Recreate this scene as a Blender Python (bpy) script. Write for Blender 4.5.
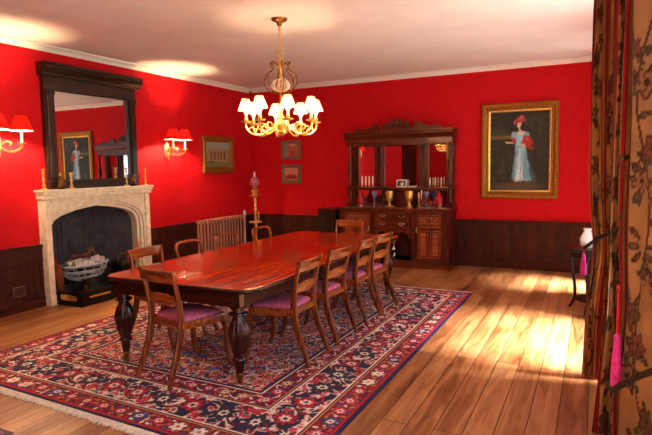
import bpy, bmesh, math, random
import numpy as np
from mathutils import Vector, Matrix
PI = math.pi
random.seed(7)
for o in list(bpy.data.objects):
    bpy.data.objects.remove(o)
SC = bpy.context.scene
COL = SC.collection

# ------------------------------------------------------------------ camera
cam_d = bpy.data.cameras.new('camera')
cam = bpy.data.objects.new('camera', cam_d)
COL.objects.link(cam)
YAW, PITCH, ROLL, FPX = .4636, .0912, -.0167, 537.05
fw = Vector((-math.sin(YAW)*math.cos(PITCH), math.cos(YAW)*math.cos(PITCH), -math.sin(PITCH)))
rt = Vector((math.cos(YAW), math.sin(YAW), 0)); up = rt.cross(fw)
r2 = math.cos(ROLL)*rt + math.sin(ROLL)*up
u2 = -math.sin(ROLL)*rt + math.cos(ROLL)*up
cam.matrix_world = Matrix(((r2.x, u2.x, -fw.x, 0), (r2.y, u2.y, -fw.y, 0), (r2.z, u2.z, -fw.z, 1.6), (0, 0, 0, 1)))
cam_d.sensor_fit = 'HORIZONTAL'; cam_d.sensor_width = 36
cam_d.lens = FPX*36/652
cam_d.clip_start = .02
SC.camera = cam

# ------------------------------------------------------------------ light, world, exposure
SC.view_settings.view_transform = 'Standard'
SC.view_settings.look = 'None'
SC.view_settings.gamma = 1
SC.view_settings.use_curve_mapping = False
SC.view_settings.exposure = 0.02
W = bpy.data.worlds.new('sky'); SC.world = W
W.use_nodes = True
W.node_tree.nodes['Background'].inputs[0].default_value = (.70, .84, 1, 1)
W.node_tree.nodes['Background'].inputs[1].default_value = 1.0

XL, XR, YB, YF, ZC = -5.94, .42, 8.68, -2.4, 3.126       # room
WINS = [(-1.7, -.2), (.7, 2.35), (4.28, 5.9), (7.3, 8.0)]  # right wall windows by y; first, behind the camera, is invented for fill light
WZ0, WZ1 = .22, 2.75
WIN_POWER = [12, 55, 40, 10]  # first entry lights the added fill window
WIN_TILT = .1                                           # skylight falls inward and down
for (a, b), p in zip(WINS, WIN_POWER):
    L = bpy.data.lights.new('daylight', 'AREA')
    L.shape = 'RECTANGLE'; L.size = WZ1-WZ0; L.size_y = b-a
    L.energy = p; L.color = (.84, .93, 1)
    o = bpy.data.objects.new('daylight', L); COL.objects.link(o)
    o.location = (XR+.42, (a+b)/2, (WZ0+WZ1)/2)
    o.rotation_euler = (0, PI/2-WIN_TILT, 0); L.spread = PI
S_ = bpy.data.lights.new('sun', 'SUN'); S_.energy = 75; S_.angle = math.radians(19); S_.color = (1, .98, .95)
so = bpy.data.objects.new('sun', S_); COL.objects.link(so); so.location = (8, 4, 9)
so.rotation_euler = Vector((-math.cos(math.radians(60)), .04, -math.sin(math.radians(60)))).to_track_quat('-Z', 'Y').to_euler()
CHAND_E, SCONCE_E = 520, 3600       # radiance of the bulbs
WARM = (1, .70, .38)

# ------------------------------------------------------------------ materials
def s2l(c):
    c = np.asarray(c, float)/255.
    return np.where(c <= .04045, c/12.92, ((c+.055)/1.055)**2.4)
def rgba(c):
    l = s2l(c); return (float(l[0]), float(l[1]), float(l[2]), 1)
class NT:
    def __init__(self, name):
        self.m = bpy.data.materials.new(name); self.m.use_nodes = True
        self.t = self.m.node_tree; self.n = self.t.nodes
        self.b = self.n['Principled BSDF']; self.out = self.n['Material Output']
    def node(self, typ, **kw):
        n = self.n.new(typ)
        for k, v in kw.items():
            if k.startswith('i_'):
                key = k[2:].replace('_', ' ')
                n.inputs[int(key) if key.isdigit() else key].default_value = v
            else: setattr(n, k, v)
        return n
    def link(self, a, b): self.t.links.new(a, b)
    def coords(self, scale=(1, 1, 1), kind='Object', rot=(0, 0, 0), loc=(0, 0, 0)):
        tc = self.node('ShaderNodeTexCoord'); mp = self.node('ShaderNodeMapping')
        mp.inputs['Scale'].default_value = scale; mp.inputs['Rotation'].default_value = rot
        mp.inputs['Location'].default_value = loc
        self.link(tc.outputs[kind], mp.inputs['Vector']); return mp.outputs['Vector']
    def ramp(self, src, stops):
        r = self.node('ShaderNodeValToRGB')
        e = r.color_ramp.elements
        while len(e) < len(stops): e.new(.5)
        for el, (p, c) in zip(e, stops): el.position = p; el.color = rgba(c)
        self.link(src, r.inputs[0]); return r.outputs[0]
    def bump(self, src, strength=.2, dist=.01):
        b = self.node('ShaderNodeBump'); b.inputs['Strength'].default_value = strength
        b.inputs['Distance'].default_value = dist
        self.link(src, b.inputs['Height']); self.link(b.outputs[0], self.b.inputs['Normal'])

def plain(name, c, rough=.5, metal=0, bump=0, var=0, scale=30, coat=0, spec=.5):
    t = NT(name)
    t.b.inputs['Specular IOR Level'].default_value = spec
    t.b.inputs['Roughness'].default_value = rough
    t.b.inputs['Metallic'].default_value = metal
    t.b.inputs['Coat Weight'].default_value = coat
    v = t.coords()
    n = t.node('ShaderNodeTexNoise', i_Scale=scale, i_Detail=4.0)
    t.link(v, n.inputs['Vector'])
    c = np.array(c, float)
    t.link(t.ramp(n.outputs[0], [(.3, np.clip(c*(1-var), 0, 255)), (.7, np.clip(c*(1+var), 0, 255))]), t.b.inputs['Base Color'])
    if bump: t.bump(n.outputs[0], bump)
    return t.m
def wood(name, dark, mid, light, rough=.3, axis='x', grain=14, coat=0., spec=.5):
    t = NT(name)
    sc = {'x': (1.2, grain, grain), 'y': (grain, 1.2, grain), 'z': (grain, grain, 1.2)}[axis]
    v = t.coords(sc)
    n = t.node('ShaderNodeTexNoise', i_Scale=1.6, i_Detail=6.0, i_Roughness=.6, i_Distortion=.7)
    t.link(v, n.inputs['Vector'])
    t.link(t.ramp(n.outputs[0], [(.28, dark), (.5, mid), (.74, light)]), t.b.inputs['Base Color'])
    t.b.inputs['Roughness'].default_value = rough
    t.b.inputs['Coat Weight'].default_value = coat; t.b.inputs['Coat Roughness'].default_value = .12
    t.b.inputs['Specular IOR Level'].default_value = spec
    t.bump(n.outputs[0], .06, .004)
    return t.m
def painted(name, rough=.8, sheen=0, coat=0, bumpscale=0):
    t = NT(name)
    a = t.node('ShaderNodeAttribute', attribute_name='pattern')
    t.link(a.outputs['Color'], t.b.inputs['Base Color'])
    t.b.inputs['Roughness'].default_value = rough
    t.b.inputs['Sheen Weight'].default_value = sheen
    t.b.inputs['Coat Weight'].default_value = coat; t.b.inputs['Coat Roughness'].default_value = .15
    if bumpscale:
        n = t.node('ShaderNodeTexNoise', i_Scale=float(bumpscale), i_Detail=3.0)
        t.link(t.coords(), n.inputs['Vector']); t.bump(n.outputs[0], .3, .004)
    return t.m
def emit(name, c, s, base=(255, 240, 210)):
    t = NT(name)
    t.b.inputs['Base Color'].default_value = rgba(base)
    t.b.inputs['Emission Color'].default_value = (*c, 1)
    t.b.inputs['Emission Strength'].default_value = s
    return t.m
def shade_mat(name, c, trans=.6):
    t = NT(name)
    d = t.node('ShaderNodeBsdfDiffuse'); d.inputs[0].default_value = rgba(c)
    tr = t.node('ShaderNodeBsdfTranslucent'); tr.inputs[0].default_value = rgba(c)
    mx = t.node('ShaderNodeMixShader'); mx.inputs[0].default_value = trans
    n = t.node('ShaderNodeTexNoise', i_Scale=160.0); t.link(t.coords(), n.inputs['Vector'])
    bp = t.node('ShaderNodeBump'); bp.inputs['Strength'].default_value = .15; t.link(n.outputs[0], bp.inputs['Height'])
    t.link(bp.outputs[0], d.inputs['Normal'])
    t.link(d.outputs[0], mx.inputs[1]); t.link(tr.outputs[0], mx.inputs[2])
    t.link(mx.outputs[0], t.out.inputs[0]); return t.m
def glass_pane(name):
    t = NT(name)
    a = t.node('ShaderNodeBsdfTransparent'); g = t.node('ShaderNodeBsdfGlossy'); g.inputs['Roughness'].default_value = .02
    mx = t.node('ShaderNodeMixShader'); mx.inputs[0].default_value = .05
    t.link(a.outputs[0], mx.inputs[1]); t.link(g.outputs[0], mx.inputs[2])
    t.link(mx.outputs[0], t.out.inputs[0]); return t.m

def floor_mat():
    t = NT('oak floorboards')
    v = t.coords((1, 1, 1), rot=(0, 0, PI/2))
    br = t.node('ShaderNodeTexBrick', offset=.43, offset_frequency=2)
    br.inputs['Scale'].default_value = 1.0
    br.inputs['Brick Width'].default_value = 3.1; br.inputs['Row Height'].default_value = .168
    br.inputs['Mortar Size'].default_value = .0038; br.inputs['Mortar Smooth'].default_value = .3
    br.inputs['Bias'].default_value = -.1
    br.inputs['Color1'].default_value = (.15, .15, .15, 1); br.inputs['Color2'].default_value = (.95, .95, .95, 1)
    br.inputs['Mortar'].default_value = (.5, .5, .5, 1)
    t.link(v, br.inputs['Vector'])
    g = t.node('ShaderNodeTexNoise', i_Scale=1.4, i_Detail=7.0, i_Roughness=.65, i_Distortion=.9)
    t.link(t.coords((9, .9, 9)), g.inputs['Vector'])
    blot = t.node('ShaderNodeTexNoise', i_Scale=2.2, i_Detail=4.0); t.link(t.coords((1.4, .7, 1)), blot.inputs['Vector'])
    ad = t.node('ShaderNodeMath', operation='MULTIPLY_ADD', i_1=.30)
    t.link(br.outputs['Color'], ad.inputs[0]); t.link(g.outputs[0], ad.inputs[2])
    ad2 = t.node('ShaderNodeMath', operation='MULTIPLY_ADD', i_1=.35)
    t.link(blot.outputs[0], ad2.inputs[0]); t.link(ad.outputs[0], ad2.inputs[2])
    c = t.ramp(ad2.outputs[0], [(.50, (62, 32, 15)), (.72, (136, 82, 44)), (1.0, (188, 134, 86))])
    mx = t.node('ShaderNodeMix', data_type='RGBA')
    t.link(br.outputs['Fac'], mx.inputs[0]); t.link(c, mx.inputs[6]); mx.inputs[7].default_value = rgba((40, 20, 10))
    t.link(mx.outputs[2], t.b.inputs['Base Color'])
    rr = t.node('ShaderNodeMapRange'); rr.inputs[3].default_value = .22; rr.inputs[4].default_value = .48
    t.link(blot.outputs[0], rr.inputs[0]); t.link(rr.outputs[0], t.b.inputs['Roughness'])
    inv = t.node('ShaderNodeMath', operation='MULTIPLY_ADD', i_1=-1.4); t.link(br.outputs['Fac'], inv.inputs[0]); t.link(g.outputs[0], inv.inputs[2])
    t.bump(inv.outputs[0], .25, .006)
    return t.m

M = {}
M['red'] = plain('red wall paint', (198, 18, 28), .7, bump=.04, var=.03, scale=9, spec=.12)
M['ceiling'] = plain('ceiling plaster', (236, 226, 218), .9, var=.02, scale=3)
M['cornice'] = plain('cornice plaster', (240, 234, 224), .8, var=.02)
M['floor'] = floor_mat()
M['dado'] = wood('dado oak', (30, 9, 6), (62, 25, 14), (90, 42, 24), .45, 'z', 10, spec=.25)
M['dadoh'] = wood('dado oak rail', (30, 9, 6), (62, 25, 14), (90, 42, 24), .45, 'y', 10, spec=.25)
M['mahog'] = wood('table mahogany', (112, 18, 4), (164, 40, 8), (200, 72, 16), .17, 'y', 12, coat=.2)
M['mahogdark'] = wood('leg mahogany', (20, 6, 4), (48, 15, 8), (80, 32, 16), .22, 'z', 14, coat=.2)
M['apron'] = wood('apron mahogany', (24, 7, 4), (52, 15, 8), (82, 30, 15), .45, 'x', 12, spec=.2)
M['chair'] = wood('chair mahogany', (64, 24, 9), (114, 52, 21), (160, 86, 38), .25, 'z', 16, coat=.3)
M['chairx'] = wood('chair rail mahogany', (88, 36, 13), (144, 72, 28), (188, 108, 50), .22, 'x', 16, coat=.3)
M['sidew'] = wood('sideboard walnut', (46, 14, 6), (86, 30, 13), (122, 50, 22), .32, 'z', 12, coat=.05, spec=.35)
M['sidex'] = wood('sideboard walnut rail', (46, 14, 6), (86, 30, 13), (122, 50, 22), .32, 'x', 12, coat=.05, spec=.35)
M['sidelight'] = wood('sideboard moulding walnut', (112, 50, 26), (152, 76, 42), (184, 104, 62), .25, 'x', 12, coat=.3)
M['ebony'] = wood('dark frame oak', (14, 9, 6), (34, 21, 14), (62, 40, 24), .3, 'z', 12, coat=.2)
M['ebonyy'] = wood('dark frame oak rail', (14, 9, 6), (34, 21, 14), (62, 40, 24), .3, 'y', 12, coat=.2)
M['stone'] = plain('chimneypiece stone', (238, 224, 198), .7, bump=.1, var=.07, scale=14)
M['slate'] = plain('firebox slate', (48, 52, 60), .6, bump=.25, var=.35, scale=9)
M['iron'] = plain('black iron', (18, 17, 18), .4, .5, bump=.1, var=.3)
M['steel'] = plain('polished steel', (214, 222, 236), .3, .6, var=.05)
M['silver'] = plain('silver plate', (220, 218, 212), .15, 1, var=.03)
M['brass'] = plain('brass', (232, 190, 104), .28, .8, var=.1)
M['brassd'] = plain('aged brass', (130, 92, 46), .4, 1, var=.2)
M['gilt'] = plain('gilt frame', (150, 98, 34), .45, .7, bump=.3, var=.25, scale=60)
M['giltd'] = plain('dull gilt', (120, 92, 52), .5, .6, bump=.3, var=.25, scale=60)
M['greyframe'] = plain('grey green frame', (112, 106, 84), .55, .1, bump=.1, var=.12, scale=50)
M['cushion'] = plain('pink seat velvet', (196, 100, 134), .85, bump=.3, var=.16, scale=45)
M['candle'] = plain('cream candle', (240, 226, 196), .5, var=.03)
M['enamel'] = plain('cream enamel', (238, 226, 198), .35, var=.03)
M['white'] = plain('white porcelain', (236, 238, 240), .25, var=.02, coat=.4)
M['paper'] = plain('white paper', (228, 226, 220), .7, var=.03)
M['radiator'] = plain('radiator paint', (182, 120, 100), .4, var=.06)
M['log'] = plain('ashen log', (190, 186, 184), .9, bump=.6, var=.3, scale=22)
M['logb'] = plain('brown log', (96, 62, 40), .9, bump=.6, var=.4, scale=22)
M['leather'] = plain('tan leather', (120, 58, 26), .5, bump=.2, var=.2)
M['tassel'] = plain('magenta tassel', (206, 50, 150), .8, bump=.5, var=.2, scale=90)
M['redcord'] = plain('red cord', (170, 24, 34), .8, bump=.5, var=.25, scale=120)
M['darkcord'] = plain('dark braid cord', (38, 22, 20), .8, bump=.6, var=.35, scale=110)
M['blackwood'] = wood('black table wood', (10, 7, 6), (22, 13, 10), (38, 22, 16), .45, 'z', 12, spec=.3)
M['socket'] = plain('socket brown', (58, 36, 26), .4, var=.1)
M['socketp'] = plain('socket rim', (128, 108, 92), .4, var=.05)
M['joinery'] = plain('white window paint', (232, 230, 224), .45, var=.02)
M['glass'] = glass_pane('window glass')
M['lawn'] = plain('garden grass', (86, 116, 52), .95, bump=.4, var=.35, scale=6)
M['paving'] = plain('grey bounce paving', (150, 150, 148), .85, bump=.1, var=.08, scale=4)
M['mirror'] = plain('silvered mirror', (228, 230, 228), .015, 1, var=.005)
M['bulb'] = emit('glowing chandelier bulb', WARM, CHAND_E)
M['bulbw'] = emit('glowing wall lamp bulb', WARM, SCONCE_E)
M['shade'] = shade_mat('cream lamp shade', (250, 186, 112), .45)
M['redshade'] = shade_mat('red lamp shade', (214, 40, 34), .5)
M['shadelining'] = shade_mat('white shade lining', (255, 246, 230), .3)
M['pinkglass'] = None
t = NT('pink glass'); t.b.inputs['Base Color'].default_value = rgba((226, 120, 150)); t.b.inputs['Roughness'].default_value = .15
t.b.inputs['Transmission Weight'].default_value = .55; M['pinkglass'] = t.m
t = NT('purple glass'); t.b.inputs['Base Color'].default_value = rgba((150, 140, 200)); t.b.inputs['Roughness'].default_value = .08
t.b.inputs['Transmission Weight'].default_value = .4; M['purpleglass'] = t.m
t = NT('ruby glass'); t.b.inputs['Base Color'].default_value = rgba((190, 14, 24)); t.b.inputs['Roughness'].default_value = .08
t.b.inputs['Transmission Weight'].default_value = .3; M['ruby'] = t.m
M['rug'] = painted('woven rug pile', .95, 0, bumpscale=220)
M['fringe'] = plain('cotton fringe', (226, 218, 204), .9, var=.08)
M['curtain'] = painted('printed curtain', .9, .1, bumpscale=240)
_t = M['curtain'].node_tree; _n = _t.nodes
_tr = _n.new('ShaderNodeBsdfTranslucent'); _mx = _n.new('ShaderNodeMixShader'); _mx.inputs[0].default_value = .5
_at = [n for n in _n if n.type == 'ATTRIBUTE'][0]
_t.links.new(_at.outputs['Color'], _tr.inputs[0]); _t.links.new(_n['Principled BSDF'].outputs[0], _mx.inputs[1])
_t.links.new(_tr.outputs[0], _mx.inputs[2]); _t.links.new(_mx.outputs[0], _n['Material Output'].inputs[0])
M['canvas'] = painted('varnished canvas', .55, 0, 0)
M['print'] = painted('glazed print', .3, 0, .3)

# ------------------------------------------------------------------ mesh helpers
def crom(pts, n=6):
    P = [Vector(p) for p in pts]; out = []
    for i in range(len(P)-1):
        p0 = P[max(i-1, 0)]; p1 = P[i]; p2 = P[i+1]; p3 = P[min(i+2, len(P)-1)]
        for k in range(n):
            s = k/n
            out.append(.5*((2*p1)+(p2-p0)*s+(2*p0-5*p1+4*p2-p3)*s*s+(3*p1-p0-3*p2+p3)*s**3))
    out.append(P[-1]); return out
class MB:
    def __init__(self): self.bm = bmesh.new(); self.bev = False
    def box(self, x0, x1, y0, y1, z0, z1, bev=0):
        bm = self.bm
        vs = [bm.verts.new((x, y, z)) for x in (x0, x1) for y in (y0, y1) for z in (z0, z1)]
        fs = [(0, 1, 3, 2), (4, 6, 7, 5), (0, 4, 5, 1), (2, 3, 7, 6), (0, 2, 6, 4), (1, 5, 7, 3)]
        F = [bm.faces.new([vs[i] for i in f]) for f in fs]
        if bev:
            self.bev = True
            ed = list({e for f in F for e in f.edges})
            bmesh.ops.bevel(bm, geom=ed, offset=bev, segments=2, affect='EDGES', profile=.6)
        return self
    def lathe(self, prof, c=(0, 0, 0), seg=24, lobes=None, axis='z', flip=False):
        bm = self.bm; rings = []
        for r, z in prof:
            ring = []
            for k in range(seg):
                a = 2*PI*k/seg; rr = r
                if lobes:
                    n, amp, za, zb = lobes
                    if za < z < zb:
                        w = math.sin(PI*(z-za)/(zb-za))**.5
                        rr = r*(1+amp*w*(abs(math.cos(n*a/2))-.6))
                p = (rr*math.cos(a), rr*math.sin(a), z)
                if axis == 'x': p = (p[2], p[0], p[1])
                if axis == 'y': p = (p[0], p[2], p[1])
                ring.append(bm.verts.new((p[0]+c[0], p[1]+c[1], p[2]+c[2])))
            rings.append(ring)
        for a, b in zip(rings, rings[1:]):
            for k in range(seg):
                bm.faces.new((a[k], a[(k+1) % seg], b[(k+1) % seg], b[k]))
        if prof[0][0] > 1e-4: bm.faces.new(list(reversed(rings[0])))
        if prof[-1][0] > 1e-4: bm.faces.new(rings[-1])
        return self
    def shell(self, prof, c=(0, 0, 0), seg=24):        # open lathe without caps
        bm = self.bm; rings = []
        for r, z in prof:
            rings.append([bm.verts.new((c[0]+r*math.cos(2*PI*k/seg), c[1]+r*math.sin(2*PI*k/seg), c[2]+z)) for k in range(seg)])
        for a, b in zip(rings, rings[1:]):
            for k in range(seg): bm.faces.new((a[k], a[(k+1) % seg], b[(k+1) % seg], b[k]))
        return self
    def tube(self, path, r, seg=8, closed=False):
        P = [Vector(p) for p in path]; n = len(P); bm = self.bm; rings = []; prev = None
        for i in range(n):
            if closed: T = P[(i+1) % n]-P[i-1]
            else: T = P[min(i+1, n-1)]-P[max(i-1, 0)]
            T.normalize()
            if prev is None:
                S = T.orthogonal().normalized()
            else:
                S = (prev-T*prev.dot(T)).normalized()
            prev = S; N = T.cross(S)
            rr = r[i] if hasattr(r, '__len__') else r
            rings.append([bm.verts.new(P[i]+(S*math.cos(2*PI*k/seg)+N*math.sin(2*PI*k/seg))*rr) for k in range(seg)])
        m = n if closed else n-1
        for i in range(m):
            a, b = rings[i], rings[(i+1) % n]
            for k in range(seg): bm.faces.new((a[k], a[(k+1) % seg], b[(k+1) % seg], b[k]))
        if not closed:
            bm.faces.new(list(reversed(rings[0]))); bm.faces.new(rings[-1])
        return self
    def sweep(self, path, side, w, t):
        """rectangular section: w along side, t across"""
        P = [Vector(p) for p in path]; side = Vector(side); n = len(P); bm = self.bm; rings = []
        for i in range(n):
            T = (P[min(i+1, n-1)]-P[max(i-1, 0)]).normalized()
            S = (side-T*side.dot(T)).normalized(); N = T.cross(S)
            ww = (w[i] if hasattr(w, '__len__') else w)/2; tt = (t[i] if hasattr(t, '__len__') else t)/2
            c = .25
            ring = [(1, 1-c), (1-c, 1), (-1+c, 1), (-1, 1-c), (-1, -1+c), (-1+c, -1), (1-c, -1), (1, -1+c)]
            rings.append([bm.verts.new(P[i]+S*ww*a+N*tt*b) for a, b in ring])
        for a, b in zip(rings, rings[1:]):
            for k in range(8): bm.faces.new((a[k], a[(k+1) % 8], b[(k+1) % 8], b[k]))
        bm.faces.new(list(reversed(rings[0]))); bm.faces.new(rings[-1]); return self
    def prism(self, poly, axis, a, b):
        bm = self.bm
        def mk(p, d):
            return {'x': (d, p[0], p[1]), 'y': (p[0], d, p[1]), 'z': (p[0], p[1], d)}[axis]
        A = [bm.verts.new(mk(p, a)) for p in poly]; B = [bm.verts.new(mk(p, b)) for p in poly]
        n = len(poly)
        for k in range(n): bm.faces.new((A[k], A[(k+1) % n], B[(k+1) % n], B[k]))
        bm.faces.new(list(reversed(A))); bm.faces.new(B); return self
    def stack(self, outlines):
        """loft closed outlines (lists of 3d points, same length)"""
        bm = self.bm; R = [[bm.verts.new(p) for p in o] for o in outlines]; n = len(R[0])
        for a, b in zip(R, R[1:]):
            for k in range(n): bm.faces.new((a[k], a[(k+1) % n], b[(k+1) % n], b[k]))
        bm.faces.new(list(reversed(R[0]))); bm.faces.new(R[-1]); return self
    def ball(self, c, r, sq=(1, 1, 1), seg=14):
        prof = [(max(1e-5, r*math.sin(PI*i/8)), -r*math.cos(PI*i/8)) for i in range(9)]
        bm = self.bm; rings = []
        for rr, z in prof:
            rings.append([bm.verts.new((c[0]+sq[0]*rr*math.cos(2*PI*k/seg), c[1]+sq[1]*rr*math.sin(2*PI*k/seg), c[2]+sq[2]*z)) for k in range(seg)])
        for a, b in zip(rings, rings[1:]):
            for k in range(seg): bm.faces.new((a[k], a[(k+1) % seg], b[(k+1) % seg], b[k]))
        bm.faces.new(list(reversed(rings[0]))); bm.faces.new(rings[-1])
        return self
    def build(self, name, mat, parent=None, smooth=40, label=None):
        bm = self.bm
        bmesh.ops.recalc_face_normals(bm, faces=bm.faces)
        lim = math.radians(smooth)
        for f in bm.faces: f.smooth = True
        for e in bm.edges:
            if len(e.link_faces) == 2 and e.calc_face_angle(0) > lim: e.smooth = False
        me = bpy.data.meshes.new(name); bm.to_mesh(me); bm.free()
        me.materials.append(mat)
        o = bpy.data.objects.new(name, me); COL.objects.link(o)
        if self.bev:
            md = o.modifiers.new('normals', 'WEIGHTED_NORMAL'); md.keep_sharp = True; md.weight = 80
        if parent: o.parent = parent
        if label: o['label'] = label
        return o
def tag(o, label, cat, group=None, kind=None):
    o['label'] = label; o['category'] = cat
    if group: o['group'] = group
    if kind: o['kind'] = kind
    return o
def thing(name, label, cat, loc=(0, 0, 0), rz=0, group=None):
    o = bpy.data.objects.new(name, None); COL.objects.link(o)
    o.empty_display_size = .1
    o.location = loc; o.rotation_euler = (0, 0, rz)
    return tag(o, label, cat, group)
def struct(o):
    o['kind'] = 'structure'; return o
def copy_tree(o, parent=None):
    c = o.copy(); COL.objects.link(c)
    if parent: c.parent = parent
    for ch in [x for x in bpy.data.objects if x.parent == o]: copy_tree(ch, c)
    return c
def dup(o, label, loc, rz=None):
    c = copy_tree(o); c['label'] = label; c.location = loc
    if rz is not None: c.rotation_euler = (0, 0, rz)
    return c
def grid_mesh(name, P, C, mat, parent=None):
    """P (ny,nx,3) vertices, C (ny,nx,3) sRGB 0..255 pattern"""
    ny, nx = P.shape[:2]
    me = bpy.data.meshes.new(name)
    me.vertices.add(nx*ny); me.vertices.foreach_set('co', P.reshape(-1).astype(np.float32))
    idx = np.arange(nx*ny).reshape(ny, nx)
    q = np.stack([idx[:-1, :-1], idx[:-1, 1:], idx[1:, 1:], idx[1:, :-1]], -1).reshape(-1, 4)
    nf = len(q)
    me.loops.add(nf*4); me.loops.foreach_set('vertex_index', q.reshape(-1).astype(np.int32))
    me.polygons.add(nf); me.polygons.foreach_set('loop_start', (np.arange(nf)*4).astype(np.int32))
    me.polygons.foreach_set('use_smooth', np.ones(nf, bool))
    me.update(calc_edges=True)
    at = me.color_attributes.new('pattern', 'FLOAT_COLOR', 'POINT')
    col = np.concatenate([s2l(C), np.ones((ny, nx, 1))], -1)
    at.data.foreach_set('color', col.reshape(-1).astype(np.float32))
    me.materials.append(mat)
    o = bpy.data.objects.new(name, me); COL.objects.link(o)
    if parent: o.parent = parent
    return o

# ------------------------------------------------------------------ room
m = MB(); m.box(XL-.3, XR+.3, YF-.3, YB+.3, -.1, 0); struct(m.build('floor', M['floor']))
m = MB(); m.box(XL-.3, XR+.3, YF-.3, YB+.3, ZC, ZC+.15); struct(m.build('ceiling', M['ceiling']))
m = MB(); m.box(XL-.3, XR+.3, YB, YB+.3, 0, ZC); struct(m.build('wall_back', M['red']))
m = MB(); m.box(XL-.3, XR+.3, YF-.3, YF, 0, ZC); struct(m.build('wall_front', M['red']))
FY0, FY1, FZ = 4.28, 5.70, 1.20                       # fireplace recess
m = MB()
m.box(XL-.3, XL, YF, FY0, 0, ZC); m.box(XL-.3, XL, FY1, YB, 0, ZC); m.box(XL-.3, XL, FY0, FY1, FZ, ZC)
struct(m.build('wall_left', M['red']))
m = MB(); ys = [YF]+[v for w in WINS for v in w]+[YB]
for i in range(0, len(ys), 2): m.box(XR, XR+.3, ys[i], ys[i+1], 0, ZC)
for a, b in WINS: m.box(XR, XR+.3, a, b, 0, WZ0); m.box(XR, XR+.3, a, b, WZ1, ZC)
struct(m.build('wall_right', M['red']))
m = MB(); m.box(XR+6, XR+24, -14, 24, -.6, -.5); struct(m.build('ground', M['lawn']))
m = MB(); m.box(XR+.3, XR+6, -14, 24, -.6, -.45); struct(m.build('bounce_terrace', M['paving']))  # unseen paving added to bounce sunlight up onto the ceiling
for i, (a, b) in enumerate(WINS):
    m = MB(); x0, x1 = XR+.16, XR+.22
    m.box(x0, x1, a, a+.07, WZ0, WZ1); m.box(x0, x1, b-.07, b, WZ0, WZ1)
    m.box(x0, x1, a+.07, b-.07, WZ0, WZ0+.09); m.box(x0, x1, a+.07, b-.07, WZ1-.07, WZ1)
    f = struct(m.build('window_%d' % (i+1), M['joinery']))
    m = MB(); c = (a+b)/2
    m.box(x0+.01, x1-.01, c-.02, c+.02, WZ0+.09, WZ1-.07)
    for z in (.85, 1.48, 2.1):
        m.box(x0+.015, x1-.015, a+.07, c-.02, z-.012, z+.012); m.box(x0+.015, x1-.015, c+.02, b-.07, z-.012, z+.012)
    m.build('glazing_bars', M['joinery'], f)
    m = MB(); m.box(x0+.028, x0+.032, a+.07, b-.07, WZ0+.09, WZ1-.07); m.build('pane', M['glass'], f)
    m = MB(); m.box(XR-.05, XR+.16, a-.04, b+.04, WZ0-.03, WZ0, .006); m.build('window_sill', M['joinery'], f)

# cornice, one run per wall
def cornice(n, axis, at, sgn, a, b):
    prof = [(0, ZC-.075), (.012*sgn, ZC-.075), (.016*sgn, ZC-.055), (.045*sgn, ZC-.03), (.07*sgn, ZC-.018), (.07*sgn, ZC-.001), (0, ZC-.001)]
    m = MB(); m.prism([(at+p, z) for p, z in prof], axis, a, b)
    struct(m.build('trim_%d' % n, M['cornice']))
cornice(1, 'y', XL, 1, YF, YB)
cornice(2, 'x', YB, -1, XL+.07, XR)
# dado panelling: backing, stiles, rails, cap and skirting
def dado(n, wall, at, sgn, a, b, panel=2.3):
    ZD = .752
    m = MB()
    def bx(d0, d1, s0, s1, z0, z1, bev=0):
        lo, hi = sorted((at+sgn*d0, at+sgn*d1))
        if wall == 'x': m.box(lo, hi, s0, s1, z0, z1, bev)
        else: m.box(s0, s1, lo, hi, z0, z1, bev)
    bx(0, .012, a, b, 0, ZD-.02)
    bx(.012, .03, a, b, .53, ZD-.03, 0); bx(.012, .03, a, b, .14, .22)
    k = max(1, round((b-a)/panel)); st = (b-a)/k
    for i in range(k+1):
        c = a+i*st; bx(.012, .0295, max(a, c-.04), min(b, c+.04), .22, .53)
    for i in range(k): 
        bx(.012, .02, a+i*st+.075, a+(i+1)*st-.075, .26, .49, .006)
        bx(.03, .034, a+i*st+.06, a+(i+1)*st-.06, .57, .69, .003)
    bx(0, .055, a, b, ZD-.03, ZD, .008); bx(0, .04, a, b, ZD-.05, ZD-.03)
    struct(m.build('trim_%d' % n, M['dado'], smooth=30))
    m = MB(); bx(.0, .04, a, b, 0, .12); bx(0, .032, a, b, .12, .14, .004)
    struct(m.build('baseboard_%s' % {3: 'left', 4: 'left_far', 5: 'back', 6: 'front'}[n], M['dadoh'], smooth=30))
dado(3, 'x', XL, 1, -.60, 4.19)
dado(4, 'x', XL, 1, 5.87, YB)
dado(5, 'y', YB, -1, XL+.06, XR)
dado(6, 'y', YF, 1, XL+.06, XR)

m = MB(); y0, y1 = -1.95, -.75
m.box(XL, XL+.07, y0-.12, y0, 0, 2.25, .008); m.box(XL, XL+.07, y1, y1+.12, 0, 2.25, .008); m.box(XL, XL+.08, y0-.14, y1+.14, 2.25, 2.4, .01)
dr = struct(m.build('door_1', M['ebony'], smooth=30))
m = MB(); m.box(XL, XL+.045, y0, y1, .0, 2.25)
for a, b in ((y0+.12, -1.42), (-1.28, y1-.12)):
    for z0, z1 in ((.2, .9), (1.1, 2.1)): m.box(XL+.045, XL+.055, a, b, z0, z1, .006)
m.build('door_leaf', M['dado'], dr, 30)
m = MB(); m.tube([(XL+.04, y1-.06, 1.0), (XL+.09, y1-.06, 1.0)], .01, 8); m.ball((XL+.11, y1-.06, 1.0), .03); m.build('door_knob', M['brass'], dr)
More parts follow.
